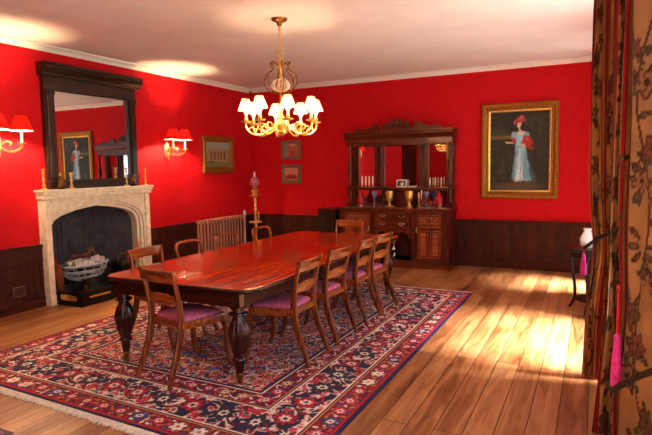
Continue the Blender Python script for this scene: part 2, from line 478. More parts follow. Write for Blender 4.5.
# ------------------------------------------------------------------ fireplace
fp = thing('fireplace', 'pale carved stone fireplace with a pointed Tudor arch and mantel shelf', 'fireplace', (XL, 4.99, 0))
m = MB()      # surround with a four-centred arch, local: x out of wall, y along wall
yl, yr = -.80, .88
arch = [(-.63, 0), (-.63, .86), (-.615, .95), (-.57, 1.02), (-.48, 1.07), (-.28, 1.125), (0, 1.165), (.28, 1.125), (.48, 1.07), (.57, 1.02), (.615, .95), (.63, .86), (.63, 0)]
arch = [(y*1.095, z) for y, z in arch]
def archring(mb, inner, outer, x0, x1):
    bm = mb.bm
    A = [[bm.verts.new((x, p[0], p[1])) for p in pts] for x in (x0, x1) for pts in (inner, outer)]
    i0, o0, i1, o1 = A; n = len(inner)
    for k in range(n-1):
        bm.faces.new((i0[k], i0[k+1], o0[k+1], o0[k])); bm.faces.new((i1[k], o1[k], o1[k+1], i1[k+1]))
        bm.faces.new((i0[k], i1[k], i1[k+1], i0[k+1])); bm.faces.new((o0[k], o0[k+1], o1[k+1], o1[k]))
    for k in (0, n-1): bm.faces.new((i0[k], o0[k], o1[k], i1[k]))
def grow(d, top=None):
    out = []
    for (y, z) in arch:
        s = 1 if y > 0 else -1 if y < 0 else 0
        f = min(1, abs(y)/.69)
        out.append((y+s*d*f**2, z+(d*(1-.75*f**3) if z > .9 else 0) if z > 0 else 0))
    return out
outer = [(yl, 0), (yl, .86), (yl, 1.0), (yl, 1.33), (-.6, 1.33), (-.3, 1.33), (0, 1.33), (.3, 1.33), (.6, 1.33), (yr, 1.33), (yr, 1.0), (yr, .86), (yr, 0)]
archring(m, grow(.085), outer, -.02, .10)
m.build('surround', M['stone'], fp, 30)
m = MB(); archring(m, grow(.045), grow(.087), -.04, .075); m.build('arch_moulding', M['stone'], fp, 30)
m = MB(); archring(m, arch, grow(.047), -.06, .045); m.build('inner_arch', M['stone'], fp, 30)
m = MB()
for s in (-1, 1):
    y = (yl+.04) if s < 0 else (yr-.04)
    m.box(.10, .125, y-.04, y+.04, 0, 1.28, .01); m.box(.10, .135, y-.04, y+.04, 0, .13, .01)
m.box(.10, .116, -.71, .795, 1.235, 1.262, .006)
m.build('pilasters', M['stone'], fp, 30)
m = MB(); m.box(-.0, .15, yl-.02, yr+.02, 1.29, 1.335, .012); m.box(0, .17, yl-.03, yr+.03, 1.335, 1.375, .012); m.box(0, .18, yl-.045, yr+.045, 1.372, 1.40, .008)
m.build('mantel_shelf', M['stone'], fp, 30)
m = MB()      # splayed firebox
P = [(-.06, -.70), (-.06, .70), (-.42, .40), (-.42, -.40)]
bm = m.bm
lo = [bm.verts.new((x, y, .0)) for x, y in P]; hi = [bm.verts.new((x, y, 1.19)) for x, y in P]
bm.faces.new((lo[1], lo[2], hi[2], hi[1])); bm.faces.new((lo[2], lo[3], hi[3], hi[2])); bm.faces.new((lo[3], lo[0], hi[0], hi[3])); bm.faces.new(hi); bm.faces.new(lo)
for y0 in (-.25, .25): m.box(-.42, -.405, y0-.01, y0+.01, 0.02, 1.15)
m.box(-.42, -.40, -.2, .2, .1, .95, .01); m.lathe([(.12, 0), (.11, .012), (.03, .02)], (-.40, 0, .62), 16, axis='x')
m.build('firebox', M['slate'], fp, 30)
m = MB(); m.box(-.40, .5, -.69, .69, 0.0, .02, .004); m.build('hearth', M['slate'], fp)

g = thing('fire_basket', 'polished steel fire basket holding logs under the stone arch', 'fire grate', (XL-.08, 4.86, .02))
m = MB()
for z, rx, ry in ((.22, .13, .24), (.30, .17, .31), (.38, .19, .35)):
    m.tube([(rx*math.cos(a)*1.0, ry*math.sin(a), z) for a in np.linspace(0, 2*PI, 33)[:-1]], .014, 8, True)
for k in range(14):
    a = 2*PI*k/14
    m.tube(crom([(.06*math.cos(a), .1*math.sin(a), .17), (.14*math.cos(a), .25*math.sin(a), .22), (.19*math.cos(a), .35*math.sin(a), .38)], 4), .007, 6)
m.build('basket', M['steel'], g)
m = MB(); m.lathe([(.10, 0), (.1, .02), (.03, .04), (.02, .09), (.045, .13), (.11, .18), (.11, .19)], (0, 0, 0), 20)
m.build('pedestal', M['brassd'], g)
logs = [((-.02, -.25, .40), (.04, .2, .42), .05, 'log'), ((.08, -.22, .39), (.05, .26, .41), .045, 'log'), ((-.08, -.2, .41), (-.09, .24, .40), .05, 'logb'), ((-.1, -.1, .47), (.1, .02, .50), .04, 'logb'), ((-.06, .2, .47), (.07, .05, .56), .04, 'logb')]
desc = ['ashen log lying along the middle of the fire basket', 'ashen log at the front rim of the fire basket', 'brown log at the back of the fire basket', 'brown log lying crosswise on top, left side of the fire basket', 'brown log propped on top, right side of the fire basket']
for (a, b, r, mt), d in zip(logs, desc):
    m = MB(); m.tube([Vector(a).lerp(Vector(b), k/6)+Vector((random.uniform(-1, 1)*.006, 0, random.uniform(-1, 1)*.006)) for k in range(7)], [r*random.uniform(.86, 1.1) for k in range(7)], 10)
    o = m.build('fire_log', M[mt]); o.location = (XL-.08, 4.86, .02); tag(o, d, 'log', 'logs in the fire basket')

f = thing('fender', 'low black fender with brass panels round the hearth', 'fender', (XL, 4.95, 0))
m = MB()
m.box(.505, .535, -.66, .66, .0, .045, .004); m.box(.51, .53, -.65, .65, .045, .15); m.box(.5, .54, -.66, .66, .15, .175, .005)
m.build('front_panel', M['iron'], f, 30)
for s in (-1, 1):
    m = MB(); y = s*.645
    m.box(.13, .505, y-.014, y+.014, 0, .045, .004); m.box(.13, .505, y-.009, y+.009, .045, .15); m.box(.13, .5, y-.018, y+.018, .15, .175, .005)
    m.build('side_panel', M['iron'], f, 30)
    m = MB(); pts = [(.18, .07), (.30, .062), (.44, .07), (.46, .1), (.44, .128), (.30, .136), (.18, .128), (.16, .1)]
    m.prism(pts, 'y', y-.012, y+.012); m.build('brass_plaque', M['brass'], f)
m = MB()
for c in (-.38, 0, .38): m.prism([(c-.15, .09), (c+.15, .09), (c+.16, .1), (c+.15, .112), (c-.15, .112), (c-.16, .1)], 'x', .508, .5335)
m.build('brass_strip', M['brass'], f)
f = thing('fire_irons_stand', 'brass fire irons stand at the right jamb of the fireplace', 'fire irons', (XL+.24, 5.50, .02))
m = MB(); m.lathe([(.07, 0), (.07, .015), (.03, .03), (.012, .05), (.012, .3), (.02, .32), (.012, .34), (.012, .56), (.024, .58), (.02, .62), (.004, .65)], seg=16); m.build('stand', M['brass'], f)
for dx, dy, n in ((.035, .03, 'poker'), (-.035, .03, 'tongs'), (.0, -.045, 'shovel')):
    m = MB(); m.tube([(dx, dy, .04), (dx, dy, .5)], .006, 6); m.ball((dx, dy, .515), .016); m.box(dx-.016, dx+.016, dy-.006, dy+.006, .03, .12)
    m.build(n, M['brass'], f)
f = thing('coal_scuttle', 'black coal scuttle with lid in the right corner of the hearth', 'coal scuttle', (XL+.02, 5.42, .02))
m = MB(); m.stack([[(x*s, y*s, z) for x, y in ((-.09, -.12), (.09, -.12), (.09, .12), (-.09, .12))] for s, z in ((.8, 0), (.95, .1), (1.05, .28))]); m.build('body', M['iron'], f, 30)
m = MB(); m.stack([[(x*s, y*s, z) for x, y in ((-.1, -.13), (.1, -.13), (.1, .13), (-.1, .13))] for s, z in ((1, .28), (1, .3), (.6, .35))]); m.build('lid', M['iron'], f, 30)
m = MB(); m.tube(crom([(0, -.1, .31), (0, -.07, .42), (0, .07, .42), (0, .1, .31)], 5), .008, 6); m.build('handle', M['brassd'], f)
f = thing('bellows', 'tan leather bellows leaning inside the left jamb of the fireplace', 'bellows', (XL+.02, 4.42, .02))
f.rotation_euler = (.28, .12, .3)
m = MB(); m.stack([[(x, y*s, z) for x, y in ((-.025, -1), (.025, -1), (.025, 1), (-.025, 1))] for s, z in ((.01, .0), (.016, .1), (.045, .2), (.068, .3), (.06, .42), (.02, .5))]); m.build('body', M['leather'], f, 50)
m = MB(); m.tube([(0, 0, .5), (0, 0, .62)], .012, 8); m.build('handle', M['chair'], f)
m = MB(); m.tube([(0, 0, .0), (0, 0, .12)], .012, 8); m.build('nozzle', M['brass'], f)

# ------------------------------------------------------------------ overmantel mirror
f = thing('overmantel_mirror', 'tall dark-framed overmantel mirror with heavy cornice on the mantel shelf', 'mirror', (XL, 5.03, 1.40))
m = MB(); m.box(.0, .07, -.715, .715, .0, .1, .006); m.box(0, .06, -.575, .575, .10, .115)
m.build('base_rail', M['ebonyy'], f, 30)
for s in (-1, 1):
    m = MB(); c = s*.645
    m.box(0, .06, c-.07, c+.07, .1, 1.2); m.box(.06, .085, c-.045, c+.045, .14, 1.16, .01)
    m.box(.06, .095, c-.06, c+.06, 1.13, 1.2, .008); m.box(.06, .095, c-.06, c+.06, .1, .16, .006)
    m.build('pilaster', M['ebony'], f, 30)
m = MB(); m.box(0, .07, -.715, .715, 1.2, 1.36, .006); m.box(.0, .085, -.72, .72, 1.2, 1.225, .005)
m.build('frieze', M['ebonyy'], f, 30)
m = MB(); m.prism([(0, 1.36), (.09, 1.36), (.1, 1.39), (.125, 1.41), (.15, 1.45), (.15, 1.475), (.17, 1.48), (.17, 1.51), (0, 1.51)], 'y', -.75, .785)
m.build('cornice', M['ebonyy'], f, 30)
m = MB(); m.box(.02, .03, -.575, .575, .11, 1.2); m.build('mirror_glass', M['mirror'], f)

# mantel ornaments
def candlestick(label, loc, h, mat, r=.035, group='brass candlesticks on the mantel shelf', candle=.0):
    f = thing('candlestick', label, 'candlestick', loc, 0, group)
    m = MB(); p = [(1, 0), (1, .02), (.75, .05), (.3, .09), (.25, .15), (.5, .2), (.28, .25), (.22, .4), (.42, .5), (.24, .56), (.22, .72), (.4, .8), (.28, .84), (.34, .93), (.5, .95), (.46, 1)]
    m.lathe([(a*r, b*h) for a, b in p], seg=16); m.build('stem', mat, f)
    if candle:
        m = MB(); m.lathe([(.011, h-.01), (.0105, h+candle), (.002, h+candle+.008)], seg=10); m.build('candle', M['candle'], f)
    return f
candlestick('tall brass candlestick at the left end of the mantel shelf', (XL+.12, 4.20, 1.40), .25, M['brass'], .045)
candlestick('short brass candlestick on the mantel in front of the mirror, left side', (XL+.13, 4.57, 1.40), .2, M['brass'], .05)
candlestick('brass candlestick on the mantel in front of the mirror, right side', (XL+.13, 5.45, 1.40), .26, M['brass'], .045)
candlestick('slim brass candlestick at the right end of the mantel shelf', (XL+.12, 5.81, 1.40), .25, M['brass'], .04)
for lab, y, s in (('dark figurine by the left mirror pilaster on the mantel', 4.42, 1), ('dark figurine by the right mirror pilaster on the mantel', 5.57, -1)):
    f = thing('figurine', lab, 'figurine', (XL+.135, y, 1.40), 0, 'dark figurines on the mantel')
    m = MB(); m.lathe([(.045, 0), (.045, .02), (.03, .03)], seg=14); m.build('base', M['iron'], f)
    m = MB(); m.tube(crom([(0, -.02*s, .025), (0, .0, .07), (0, .01*s, .1), (0, -.005*s, .125)], 5), [.022, .024, .026, .028, .03, .03, .03, .028, .026, .024, .022, .02, .018, .014, .012, .01], 10); m.ball((0, -.01*s, .145), .02)
    m.tube([(0, .02*s, .1), (.02, .045*s, .08), (.02, .03*s, .05)], .008, 6); m.tube([(0, -.02*s, .1), (.02, -.04*s, .125), (.02, -.05*s, .15)], .008, 6)
    m.build('figure', M['brassd'], f)

# ------------------------------------------------------------------ wall lamps
def sconce(label, y, z):
    f = thing('wall_lamp', label, 'wall lamp', (XL, y, z), 0, 'brass wall lamps with red shades')
    m = MB(); m.stack([[(x, a*s, b*q) for a, b in ((0, -.14), (.035, -.1), (.05, 0), (.035, .08), (0, .13), (-.035, .08), (-.05, 0), (-.035, -.1))] for x, s, q in ((0, 1, 1), (.015, 1, 1), (.03, .6, .7))])
    m.ball((.03, 0, -.12), .022); m.ball((.04, 0, .0), .03); m.build('backplate', M['brass'], f)
    for s in (-1, 1):
        m = MB(); m.tube(crom([(.03, 0, -.01), (.10, s*.05, -.07), (.18, s*.10, -.075), (.25, s*.13, -.03), (.26, s*.13, .0)], 6), .011, 8)
        m.tube(crom([(.06, s*.02, .0), (.1, s*.06, .035), (.15, s*.08, .015), (.13, s*.07, -.01)], 5), .008, 6)
        m.lathe([(.012, 0), (.04, .008), (.045, .02), (.015, .022)], (.26, s*.13, 0), 14)
        arm = m.build('arm', M['brass'], f)
        m = MB(); m.lathe([(.014, .022), (.014, .17), (.008, .185)], (.26, s*.13, 0), 12); m.build('candle_tube', M['enamel'], arm)
        m = MB(); m.ball((.26, s*.13, .212), .02, (1, 1, 1.5)); m.build('bulb', M['bulbw'], arm)
        m = MB(); m.shell([(.118, .15), (.055, .315)], (.26, s*.13, 0), 28); m.build('lamp_shade', M['redshade'], arm)
        m = MB(); m.shell([(.1165, .151), (.0535, .314)], (.26, s*.13, 0), 28); m.build('shade_lining', M['shadelining'], arm, label='white lining of the red shade')
sconce('twin-arm brass wall lamp with red shades left of the mirror', 3.74, 1.92)
sconce('twin-arm brass wall lamp with red shades between fireplace and gilt picture', 6.40, 1.92)

# ------------------------------------------------------------------ pictures
def frame_mesh(w, h, prof, axis):
    """picture frame: w,h outer; prof list of (inset, depth). Local: width along a, depth d"""
    m = MB(); bm = m.bm; R = []
    for ins, d in prof:
        pts = []
        for a, z in ((-w/2+ins, ins), (w/2-ins, ins), (w/2-ins, h-ins), (-w/2+ins, h-ins)):
            pts.append(bm.verts.new((a, -d, z) if axis == 'y' else (d, a, z)))
        R.append(pts)
    for a, b in zip(R, R[1:]):
        for k in range(4): bm.faces.new((a[k], a[(k+1) % 4], b[(k+1) % 4], b[k]))
    return m
def blob(U, V, u, v, a, b, rot=0):
    du, dv = U-u, V-v; c, s = math.cos(rot), math.sin(rot)
    return ((du*c+dv*s)/a)**2+((-du*s+dv*c)/b)**2
def lay(C, mask, col, alpha=1.):
    w = np.clip(mask, 0, 1)[..., None]*alpha
    return C*(1-w)+np.array(col, float)*w
def soft(d, w): return np.clip((1-d)/w, 0, 1)
def vnoise(U, V, f, seed):
    rng = np.random.RandomState(seed); G = rng.rand(64, 64)
    x, y = U*f, V*f; xi, yi = np.floor(x).astype(int), np.floor(y).astype(int); fx, fy = x-xi, y-yi
    fx = fx*fx*(3-2*fx); fy = fy*fy*(3-2*fy)
    g = lambda a, b: G[a % 64, b % 64]
    return (g(xi, yi)*(1-fx)+g(xi+1, yi)*fx)*(1-fy)+(g(xi, yi+1)*(1-fx)+g(xi+1, yi+1)*fx)*fy
def poly_mask(U, V, pts, w=.02):
    """soft inside test for a convex polygon given counter-clockwise"""
    d = np.full(U.shape, 1e9)
    for (x0, y0), (x1, y1) in zip(pts, pts[1:]+pts[:1]):
        L = math.hypot(x1-x0, y1-y0)
        d = np.minimum(d, ((x1-x0)*(V-y0)-(y1-y0)*(U-x0))/L)
    return np.clip(d/w+.5, 0, 1)
def uvgrid(nx, ny): return np.meshgrid(np.linspace(0, 1, nx), np.linspace(0, 1, ny))

def lady():
    U, V = uvgrid(140, 186)
    n = vnoise(U, V, 6, 1)*.6+vnoise(U, V, 17, 2)*.4
    U0, V0 = U, V
    C = np.array((17, 20, 13.))+(n[..., None]-.4)*np.array((30, 28, 18.))
    C = lay(C, soft(blob(U, V, .2, .68, .45, .035), .9), (150, 120, 40), .8)
    C = lay(C, soft(blob(U, V, .1, .74, .3, .09), .9), (60, 62, 40), .7)
    C = lay(C, soft(blob(U, V, .5, .05, .6, .07), .8), (92, 76, 44), .8)
    C = lay(C, soft(blob(U, V, .88, .45, .16, .5), .9), (40, 44, 30), .6)
    # foliage
    fo = vnoise(U+.3, V, 13, 8)*.6+vnoise(U, V+.2, 29, 9)*.4
    C = lay(C, np.clip((fo-.52)*9, 0, 1)*soft(blob(U, V, .85, .75, .5, .5), .9), (52, 56, 36), .8)
    C = lay(C, np.clip((fo-.55)*9, 0, 1)*soft(blob(U, V, .15, .3, .35, .35), .9), (58, 52, 32), .8)
    U = U+(vnoise(U, V, 15, 4)-.5)*.035+(vnoise(U, V, 33, 6)-.5)*.016; V = V+(vnoise(U, V, 17, 7)-.5)*.03
    # gown
    C = lay(C, poly_mask(U, V, [(.52, .10), (.80, .12), (.66, .40), (.56, .42)], .06), (74, 112, 128), .8)
    C = lay(C, poly_mask(U, V, [(.38, .13), (.70, .12), (.64, .42), (.59, .56), (.45, .56), (.42, .40)], .03), (120, 176, 200))
    C = lay(C, poly_mask(U, V, [(.46, .14), (.58, .13), (.56, .52), (.5, .52)], .05), (206, 234, 242), .85)
    for k, (u0, u1) in enumerate(((.40, .47), (.52, .53), (.6, .55), (.66, .58))):
        C = lay(C, poly_mask(U, V, [(u0-.012, .14), (u0+.012, .14), (u1+.008, .5), (u1-.008, .5)], .02), (70, 120, 150), .6)
    C = lay(C, poly_mask(U, V, [(.45, .55), (.59, .55), (.62, .73), (.44, .74)], .03), (150, 204, 224))
    C = lay(C, soft(blob(U, V, .53, .735, .1, .028), .5), (222, 214, 200), .9)
    # sleeves, arm, hands
    C = lay(C, soft(blob(U, V, .42, .68, .045, .075, .3), .4), (140, 176, 196))
    C = lay(C, soft(blob(U, V, .62, .66, .05, .085, -.2), .4), (110, 160, 188))
    C = lay(C, soft(blob(U, V, .34, .61, .095, .017, -.12), .4), (214, 176, 148))
    C = lay(C, soft(blob(U, V, .57, .565, .05, .02, -.4), .4), (214, 176, 148))
    # red wrap
    C = lay(C, poly_mask(U, V, [(.54, .60), (.68, .54), (.74, .60), (.68, .69), (.58, .68)], .03), (176, 36, 28))
    C = lay(C, soft(blob(U, V, .64, .64, .05, .018, -.5), .6), (216, 84, 62), .8)
    C = lay(C, soft(blob(U, V, .68, .54, .10, .022, -.25), .5), (150, 28, 22))
    C = lay(C, soft(blob(U, V, .48, .2, .05, .09), .8), (236, 240, 240), .6)
    C = lay(C, soft(blob(U, V, .42, .63, .03, .05), .4), (176, 44, 34))
    # neck, head, hair, hat
    C = lay(C, soft(blob(U, V, .515, .77, .025, .04), .4), (220, 182, 156))
    C = lay(C, soft(blob(U, V, .545, .815, .028, .06), .5), (50, 30, 20))
    C = lay(C, soft(blob(U, V, .505, .825, .036, .042), .35), (226, 188, 162))
    C = lay(C, soft(blob(U, V, .495, .80, .008, .004), .5), (170, 70, 66))
    for u in (.49, .515): C = lay(C, soft(blob(U, V, u, .828, .005, .004), .5), (50, 34, 30))
    C = lay(C, soft(blob(U, V, .52, .885, .105, .03, -.05), .3), (168, 46, 60))
    C = lay(C, soft(blob(U, V, .52, .915, .06, .035), .35), (190, 66, 78))
    C = lay(C, soft(blob(U, V, .43, .865, .03, .025), .4), (176, 70, 80))
    # shoe tips
    for u in (.44, .62): C = lay(C, soft(blob(U, V, u, .12, .035, .013), .4), (196, 170, 120), .9)
    return C
def house():
    U, V = uvgrid(70, 56)
    n = vnoise(U, V, 9, 5)
    C = np.array((120, 124, 104.))*(.85+.3*n[..., None])
    C = lay(C, poly_mask(U, V, [(0, .6), (1, .75), (1, 1), (0, 1)], .05), (150, 160, 150), .9)
    C = lay(C, poly_mask(U, V, [(.08, .25), (.9, .2), (.92, .68), (.1, .76)], .02), (150, 128, 96))
    for k in range(5): C = lay(C, poly_mask(U, V, [(.18+k*.14, .3), (.25+k*.14, .3), (.25+k*.14, .62), (.18+k*.14, .63)], .02), (96, 60, 46) if k != 2 else (140, 60, 40))
    C = lay(C, poly_mask(U, V, [(0, 0), (1, 0), (1, .18), (0, .24)], .05), (104, 108, 70))
    C = lay(C, soft(blob(U, V, .2, .2, .2, .06), .6), (60, 70, 44))
    return C
def smallpic(k):
    U, V = uvgrid(50, 42); n = vnoise(U, V, 8, 11+k)
    C = np.array((176, 110, 84.))*(.85+.3*n[..., None])
    if k == 0:
        C = lay(C, poly_mask(U, V, [(0, 0), (.28, 0), (.28, 1), (0, 1)], .03), (126, 124, 128))
        C = lay(C, poly_mask(U, V, [(.35, .05), (.95, .05), (.95, .45), (.35, .5)], .04), (176, 58, 48))
        C = lay(C, poly_mask(U, V, [(.35, .6), (.9, .62), (.9, .7), (.35, .68)], .04), (120, 64, 50))
    else:
        C = lay(C, poly_mask(U, V, [(0, .4), (1, .4), (1, 1), (0, 1)], .04), (206, 140, 120))
        C = lay(C, poly_mask(U, V, [(.05, .12), (.95, .12), (.9, .38), (.1, .4)], .04), (140, 50, 40))
        C = lay(C, poly_mask(U, V, [(.2, .4), (.8, .4), (.72, .5), (.28, .5)], .04), (180, 90, 70))
    return C
f = thing('portrait_painting', 'large gilt-framed portrait of a lady in pale blue gown and red hat', 'painting', (-1.035, YB-.001, 1.09))
frame_mesh(1.11, 1.45, [(0, 0), (0, .045), (.02, .06), (.05, .055), (.075, .035), (.09, .04), (.105, .025)], 'y').build('picture_frame', M['gilt'], f, 25)
frame_mesh(1.11-.208, 1.45-.208, [(0, .027), (.012, .03), (.03, .016)], 'y').build('gilt_slip', M['brass'], f, 25).location = (0, 0, .104)
C = lady(); U, V = uvgrid(140, 186)
P = np.stack([(U-.5)*.85, np.full(U.shape, -.017), .13+V*1.19], -1); grid_mesh('canvas', P, C, M['canvas'], f)
f = thing('landscape_painting', 'gilt-framed picture of a pale building above the radiator', 'painting', (XL+.001, 7.65, 1.55))
frame_mesh(.86, .64, [(0, 0), (0, .04), (.02, .055), (.06, .045), (.09, .025), (.105, .02)], 'x').build('picture_frame', M['gilt'], f, 25)
U, V = uvgrid(70, 56); P = np.stack([np.full(U.shape, .02), (U-.5)*.66, .1+V*.44], -1); grid_mesh('canvas', P, house(), M['print'], f)
for k, (z, h) in enumerate(((1.775, .345), (1.335, .345))):
    f = thing('framed_print', ['upper small grey-framed print on the back wall beside the corner', 'lower small grey-framed print on the back wall beside the corner'][k], 'picture', (-5.035, YB-.001, z), 0, 'small prints near the corner')
    frame_mesh(.41, h, [(0, 0), (0, .022), (.01, .026), (.03, .02)], 'y').build('picture_frame', M['greyframe'], f, 25)
    m = MB(); m.box(-.18, .18, -.017, -.01, .025, h-.025); m.build('mount', plain('olive mount', (120, 104, 84), .7, var=.05), f)
    U, V = uvgrid(50, 42); P = np.stack([(U-.5)*.28, np.full(U.shape, -.0185), .06+V*(h-.12)], -1); grid_mesh('print', P, smallpic(k), M['print'], f)

# ------------------------------------------------------------------ radiator, corner lamp, socket
f = thing('radiator', 'brown column radiator on the left wall under the gilt picture', 'radiator', (XL+.10, 7.59, 0))
for k in range(15):
    y = -.602+k*.086
    m = MB()
    for dx in (-.03, .03): m.tube(crom([(dx, y, .12), (dx, y, .2), (dx, y, .68), (dx, y, .75)], 3), .016, 8)
    m.box(-.048, .048, y-.024, y+.024, .72, .775, .014); m.box(-.048, .048, y-.024, y+.024, .1, .15, .014); m.tube([(0, y-.043, .745), (0, y+.043, .745)], .016, 8); m.tube([(0, y-.043, .125), (0, y+.043, .125)], .016, 8)
    if k in (0, 14): m.box(-.05, .05, y-.018, y+.018, 0, .11, .004)
    m.build('column', M['radiator'], f, 50)
m = MB(); m.tube([(0, .62, .74), (0, .69, .74)], .018, 8); m.lathe([(.03, .76), (.03, .80), (.02, .84), (.01, .85)], (0, .69, 0), 12); m.tube([(0, .69, 0), (0, .69, .77)], .012, 8)
m.build('valve', M['white'], f, label='white radiator valve')
f = thing('oil_lamp_stand', 'tall brass standard oil lamp with pink glass globe in the corner', 'lamp', (-5.42, 8.02, 0))
m = MB(); m.lathe([(.15, 0), (.15, .02), (.06, .05), (.03, .09), (.022, .2), (.035, .22), (.022, .25), (.02, .5), (.034, .52), (.024, .55), (.022, .85), (.036, .88), (.02, .91), (.02, 1.1), (.04, 1.12)], seg=18); m.build('column', M['brass'], f)
m = MB(); m.lathe([(.12, .655), (.125, .665), (.12, .675), (.02, .676)], seg=22); m.build('tray', M['brass'], f)
m = MB(); m.lathe([(.10, 1.13), (.105, 1.14), (.1, 1.15), (.02, 1.152)], seg=22)
m.build('tray', M['brass'], f)
m = MB(); m.lathe([(.03, 1.15), (.06, 1.19), (.065, 1.23), (.03, 1.27), (.035, 1.29)], seg=18); m.build('oil_font', M['brass'], f)
m = MB(); m.shell([(.035, 1.29), (.075, 1.32), (.095, 1.37), (.085, 1.42), (.05, 1.455), (.045, 1.47)], seg=22); m.build('glass_globe', M['pinkglass'], f)
m = MB(); m.shell([(.018, 1.29), (.026, 1.36), (.018, 1.45), (.016, 1.56)], seg=14); m.build('chimney', M['white'], f)
candlestick('small brass candlestick on the lower tray of the corner oil lamp', (-5.34, 8.0, .676), .18, M['brass'], .025, None)
f = thing('wall_socket', 'brown double wall socket low on the left panelling', 'socket', (XL+.03, 3.87, .2))
m = MB(); m.box(0, .008, -.075, .075, -.02, .10, .003); m.build('plate', M['socketp'], f)
m = MB()
m.box(.008, .014, -.066, .066, -.011, .091, .002)
m.build('faceplate', M['socket'], f)

# ------------------------------------------------------------------ sideboard
SX, SY, SK = -2.89, 8.10, .953       # centre x, front y ; local y: 0 = front, +.54 = back
sb = thing('sideboard', 'large carved walnut sideboard with mirrored back against the red wall', 'sideboard', (SX, SY, 0))
hw = .96
m = MB(); m.box(-hw, hw, .03, .54, .1, .93); 
# hollow centre niche is cut by building the body from blocks instead
m.bm.free(); m = MB()
m.box(-hw, -.31, .03, .54, .1, .93); m.box(.335, hw, .03, .54, .1, .93); m.box(-.31, .335, .03, .54, .59, .93); m.box(-.31, .335, .46, .54, .1, .59); m.box(-.31, .335, .03, .46, .1, .125)
m.build('carcass', M['sidew'], sb, 30)
m = MB(); m.box(-hw-.02, hw+.02, 0, .54, 0, .10, .006); m.box(-hw-.01, hw+.01, .01, .54, .10, .125, .008); m.build('plinth', M['sidex'], sb, 30)
m = MB(); m.box(-hw-.025, hw+.025, -.005, .545, .93, .955, .008); m.box(-hw-.01, hw+.01, .012, .54, .905, .93, .006); m.build('top', M['sidex'], sb, 30)
for x in (-.925, -.345, .375, .925):
    m = MB(); m.box(x-.032, x+.032, .012, .03, .125, .905, .003)
    for k in (-.016, 0, .016): m.box(x+k-.004, x+k+.004, .006, .012, .2, .84, .002)
    m.build('pilaster', M['sidew'], sb, 30)
for x0, x1, kx in ((-.885, -.385, -.41), (.415, .885, .435)):
    m = MB(); m.box(x0, x1, .018, .03, .14, .895, .003)
    d = m.build('door', M['sidew'], sb, 30)
    m = MB(); c = (x0+x1)/2; w = (x1-x0)/2
    for (a, b, z0, z1) in ((x0+.05, x1-.05, .66, .86), (x0+.05, c-.02, .18, .61), (c+.02, x1-.05, .18, .61)):
        for (p, q, r_, s_) in ((a, b, z0, z0+.014), (a, b, z1-.014, z1), (a, a+.014, z0, z1), (b-.014, b, z0, z1)): m.box(p, q, .002, .018, r_, s_, .003)
        m.box(a+.035, b-.035, .011, .018, z0+.035, z1-.035, .004)
    m.build('panel_moulding', M['sidelight'], d, 30)
    m = MB()
    for s in (-1, 1):
        m.tube(crom([(c, .008, .72), (c+s*.06, .008, .70), (c+s*.12, .008, .74), (c+s*.10, .008, .80), (c+s*.05, .008, .79), (c+s*.06, .008, .75)], 5), .008, 6)
    m.lathe([(.03, 0), (.025, .006), (.012, .012)], (c, .004, .76), 12, axis='y'); m.ball((c, .006, .8), .014)
    m.build('carving', M['sidew'], d)
    m = MB(); m.box(kx-.008, kx+.008, .006, .018, .57, .66, .003); m.build('lock_plate', M['brass'], d)
for z0, z1 in ((.77, .885), (.645, .755)):
    m = MB(); m.box(-.295, .32, .014, .03, z0, z1, .005); dr = m.build('drawer', M['sidex'], sb, 30)
    for x in (-.155, .18):
        m = MB(); zc = (z0+z1)/2
        m.prism([(x-.075, zc+.008), (x-.045, zc+.028), (x, zc+.034), (x+.045, zc+.028), (x+.075, zc+.008), (x+.04, zc-.016), (x, zc-.03), (x-.04, zc-.016)], 'y', .006, .014)
        m.tube(crom([(x-.045, .008, zc+.008), (x-.035, .0, zc-.014), (x, -.004, zc-.026), (x+.035, 0, zc-.014), (x+.045, .008, zc+.008)], 4), .005, 6)
        m.build('drawer_handle', M['silver'], dr)
m = MB()     # shaped apron over the niche
pts = [(-.31, .64), (.335, .64), (.335, .46), (.30, .50), (.25, .57), (.16, .575), (.11, .545), (.06, .575), (.012, .585), (-.04, .575), (-.09, .545), (-.14, .575), (-.23, .57), (-.28, .50), (-.31, .46)]
m.prism(pts, 'y', .015, .03); m.build('niche_apron', M['sidex'], sb, 30)
# upper part
m = MB(); m.box(-hw+.02, hw-.02, .50, .54, .955, 2.0); m.build('back_board', M['sidew'], sb)
m = MB(); m.box(-hw+.005, hw-.005, .29, .50, 1.245, 1.27, .006); m.box(-hw+.02, hw-.02, .31, .5, 1.225, 1.245, .004); m.build('shelf', M['sidex'], sb, 30)
for x in (-.905, .905):
    m = MB(); m.box(x-.035, x+.035, .31, .38, .955, 1.0)
    m.lathe([(.02, 1.0), (.032, 1.02), (.018, 1.04), (.02, 1.07), (.036, 1.12), (.024, 1.18), (.032, 1.2), (.03, 1.225)], (x, .345, 0), 16)
    m.lathe([(.03, 1.27), (.034, 1.29), (.018, 1.31), (.022, 1.42), (.03, 1.52), (.044, 1.56), (.046, 1.62), (.03, 1.67), (.018, 1.69), (.026, 1.71), (.02, 1.8), (.018, 1.92), (.034, 1.95), (.036, 1.98)], (x, .345, 0), 16, )
    m.build('turned_column', M['sidew'], sb)
for x in (-.335, .36, -.80, .83, -.45, .475):
    w = .04 if abs(x) < .4 else .025
    m = MB(); m.box(x-w, x+w, .46, .50, 1.27, 2.0, .004)
    if abs(x) < .4: m.lathe([(.018, 1.29), (.022, 1.33), (.014, 1.36), (.016, 1.86), (.024, 1.9), (.02, 1.96)], (x, .452, 0), 12)
    m.build('stile', M['sidew'], sb, 40)
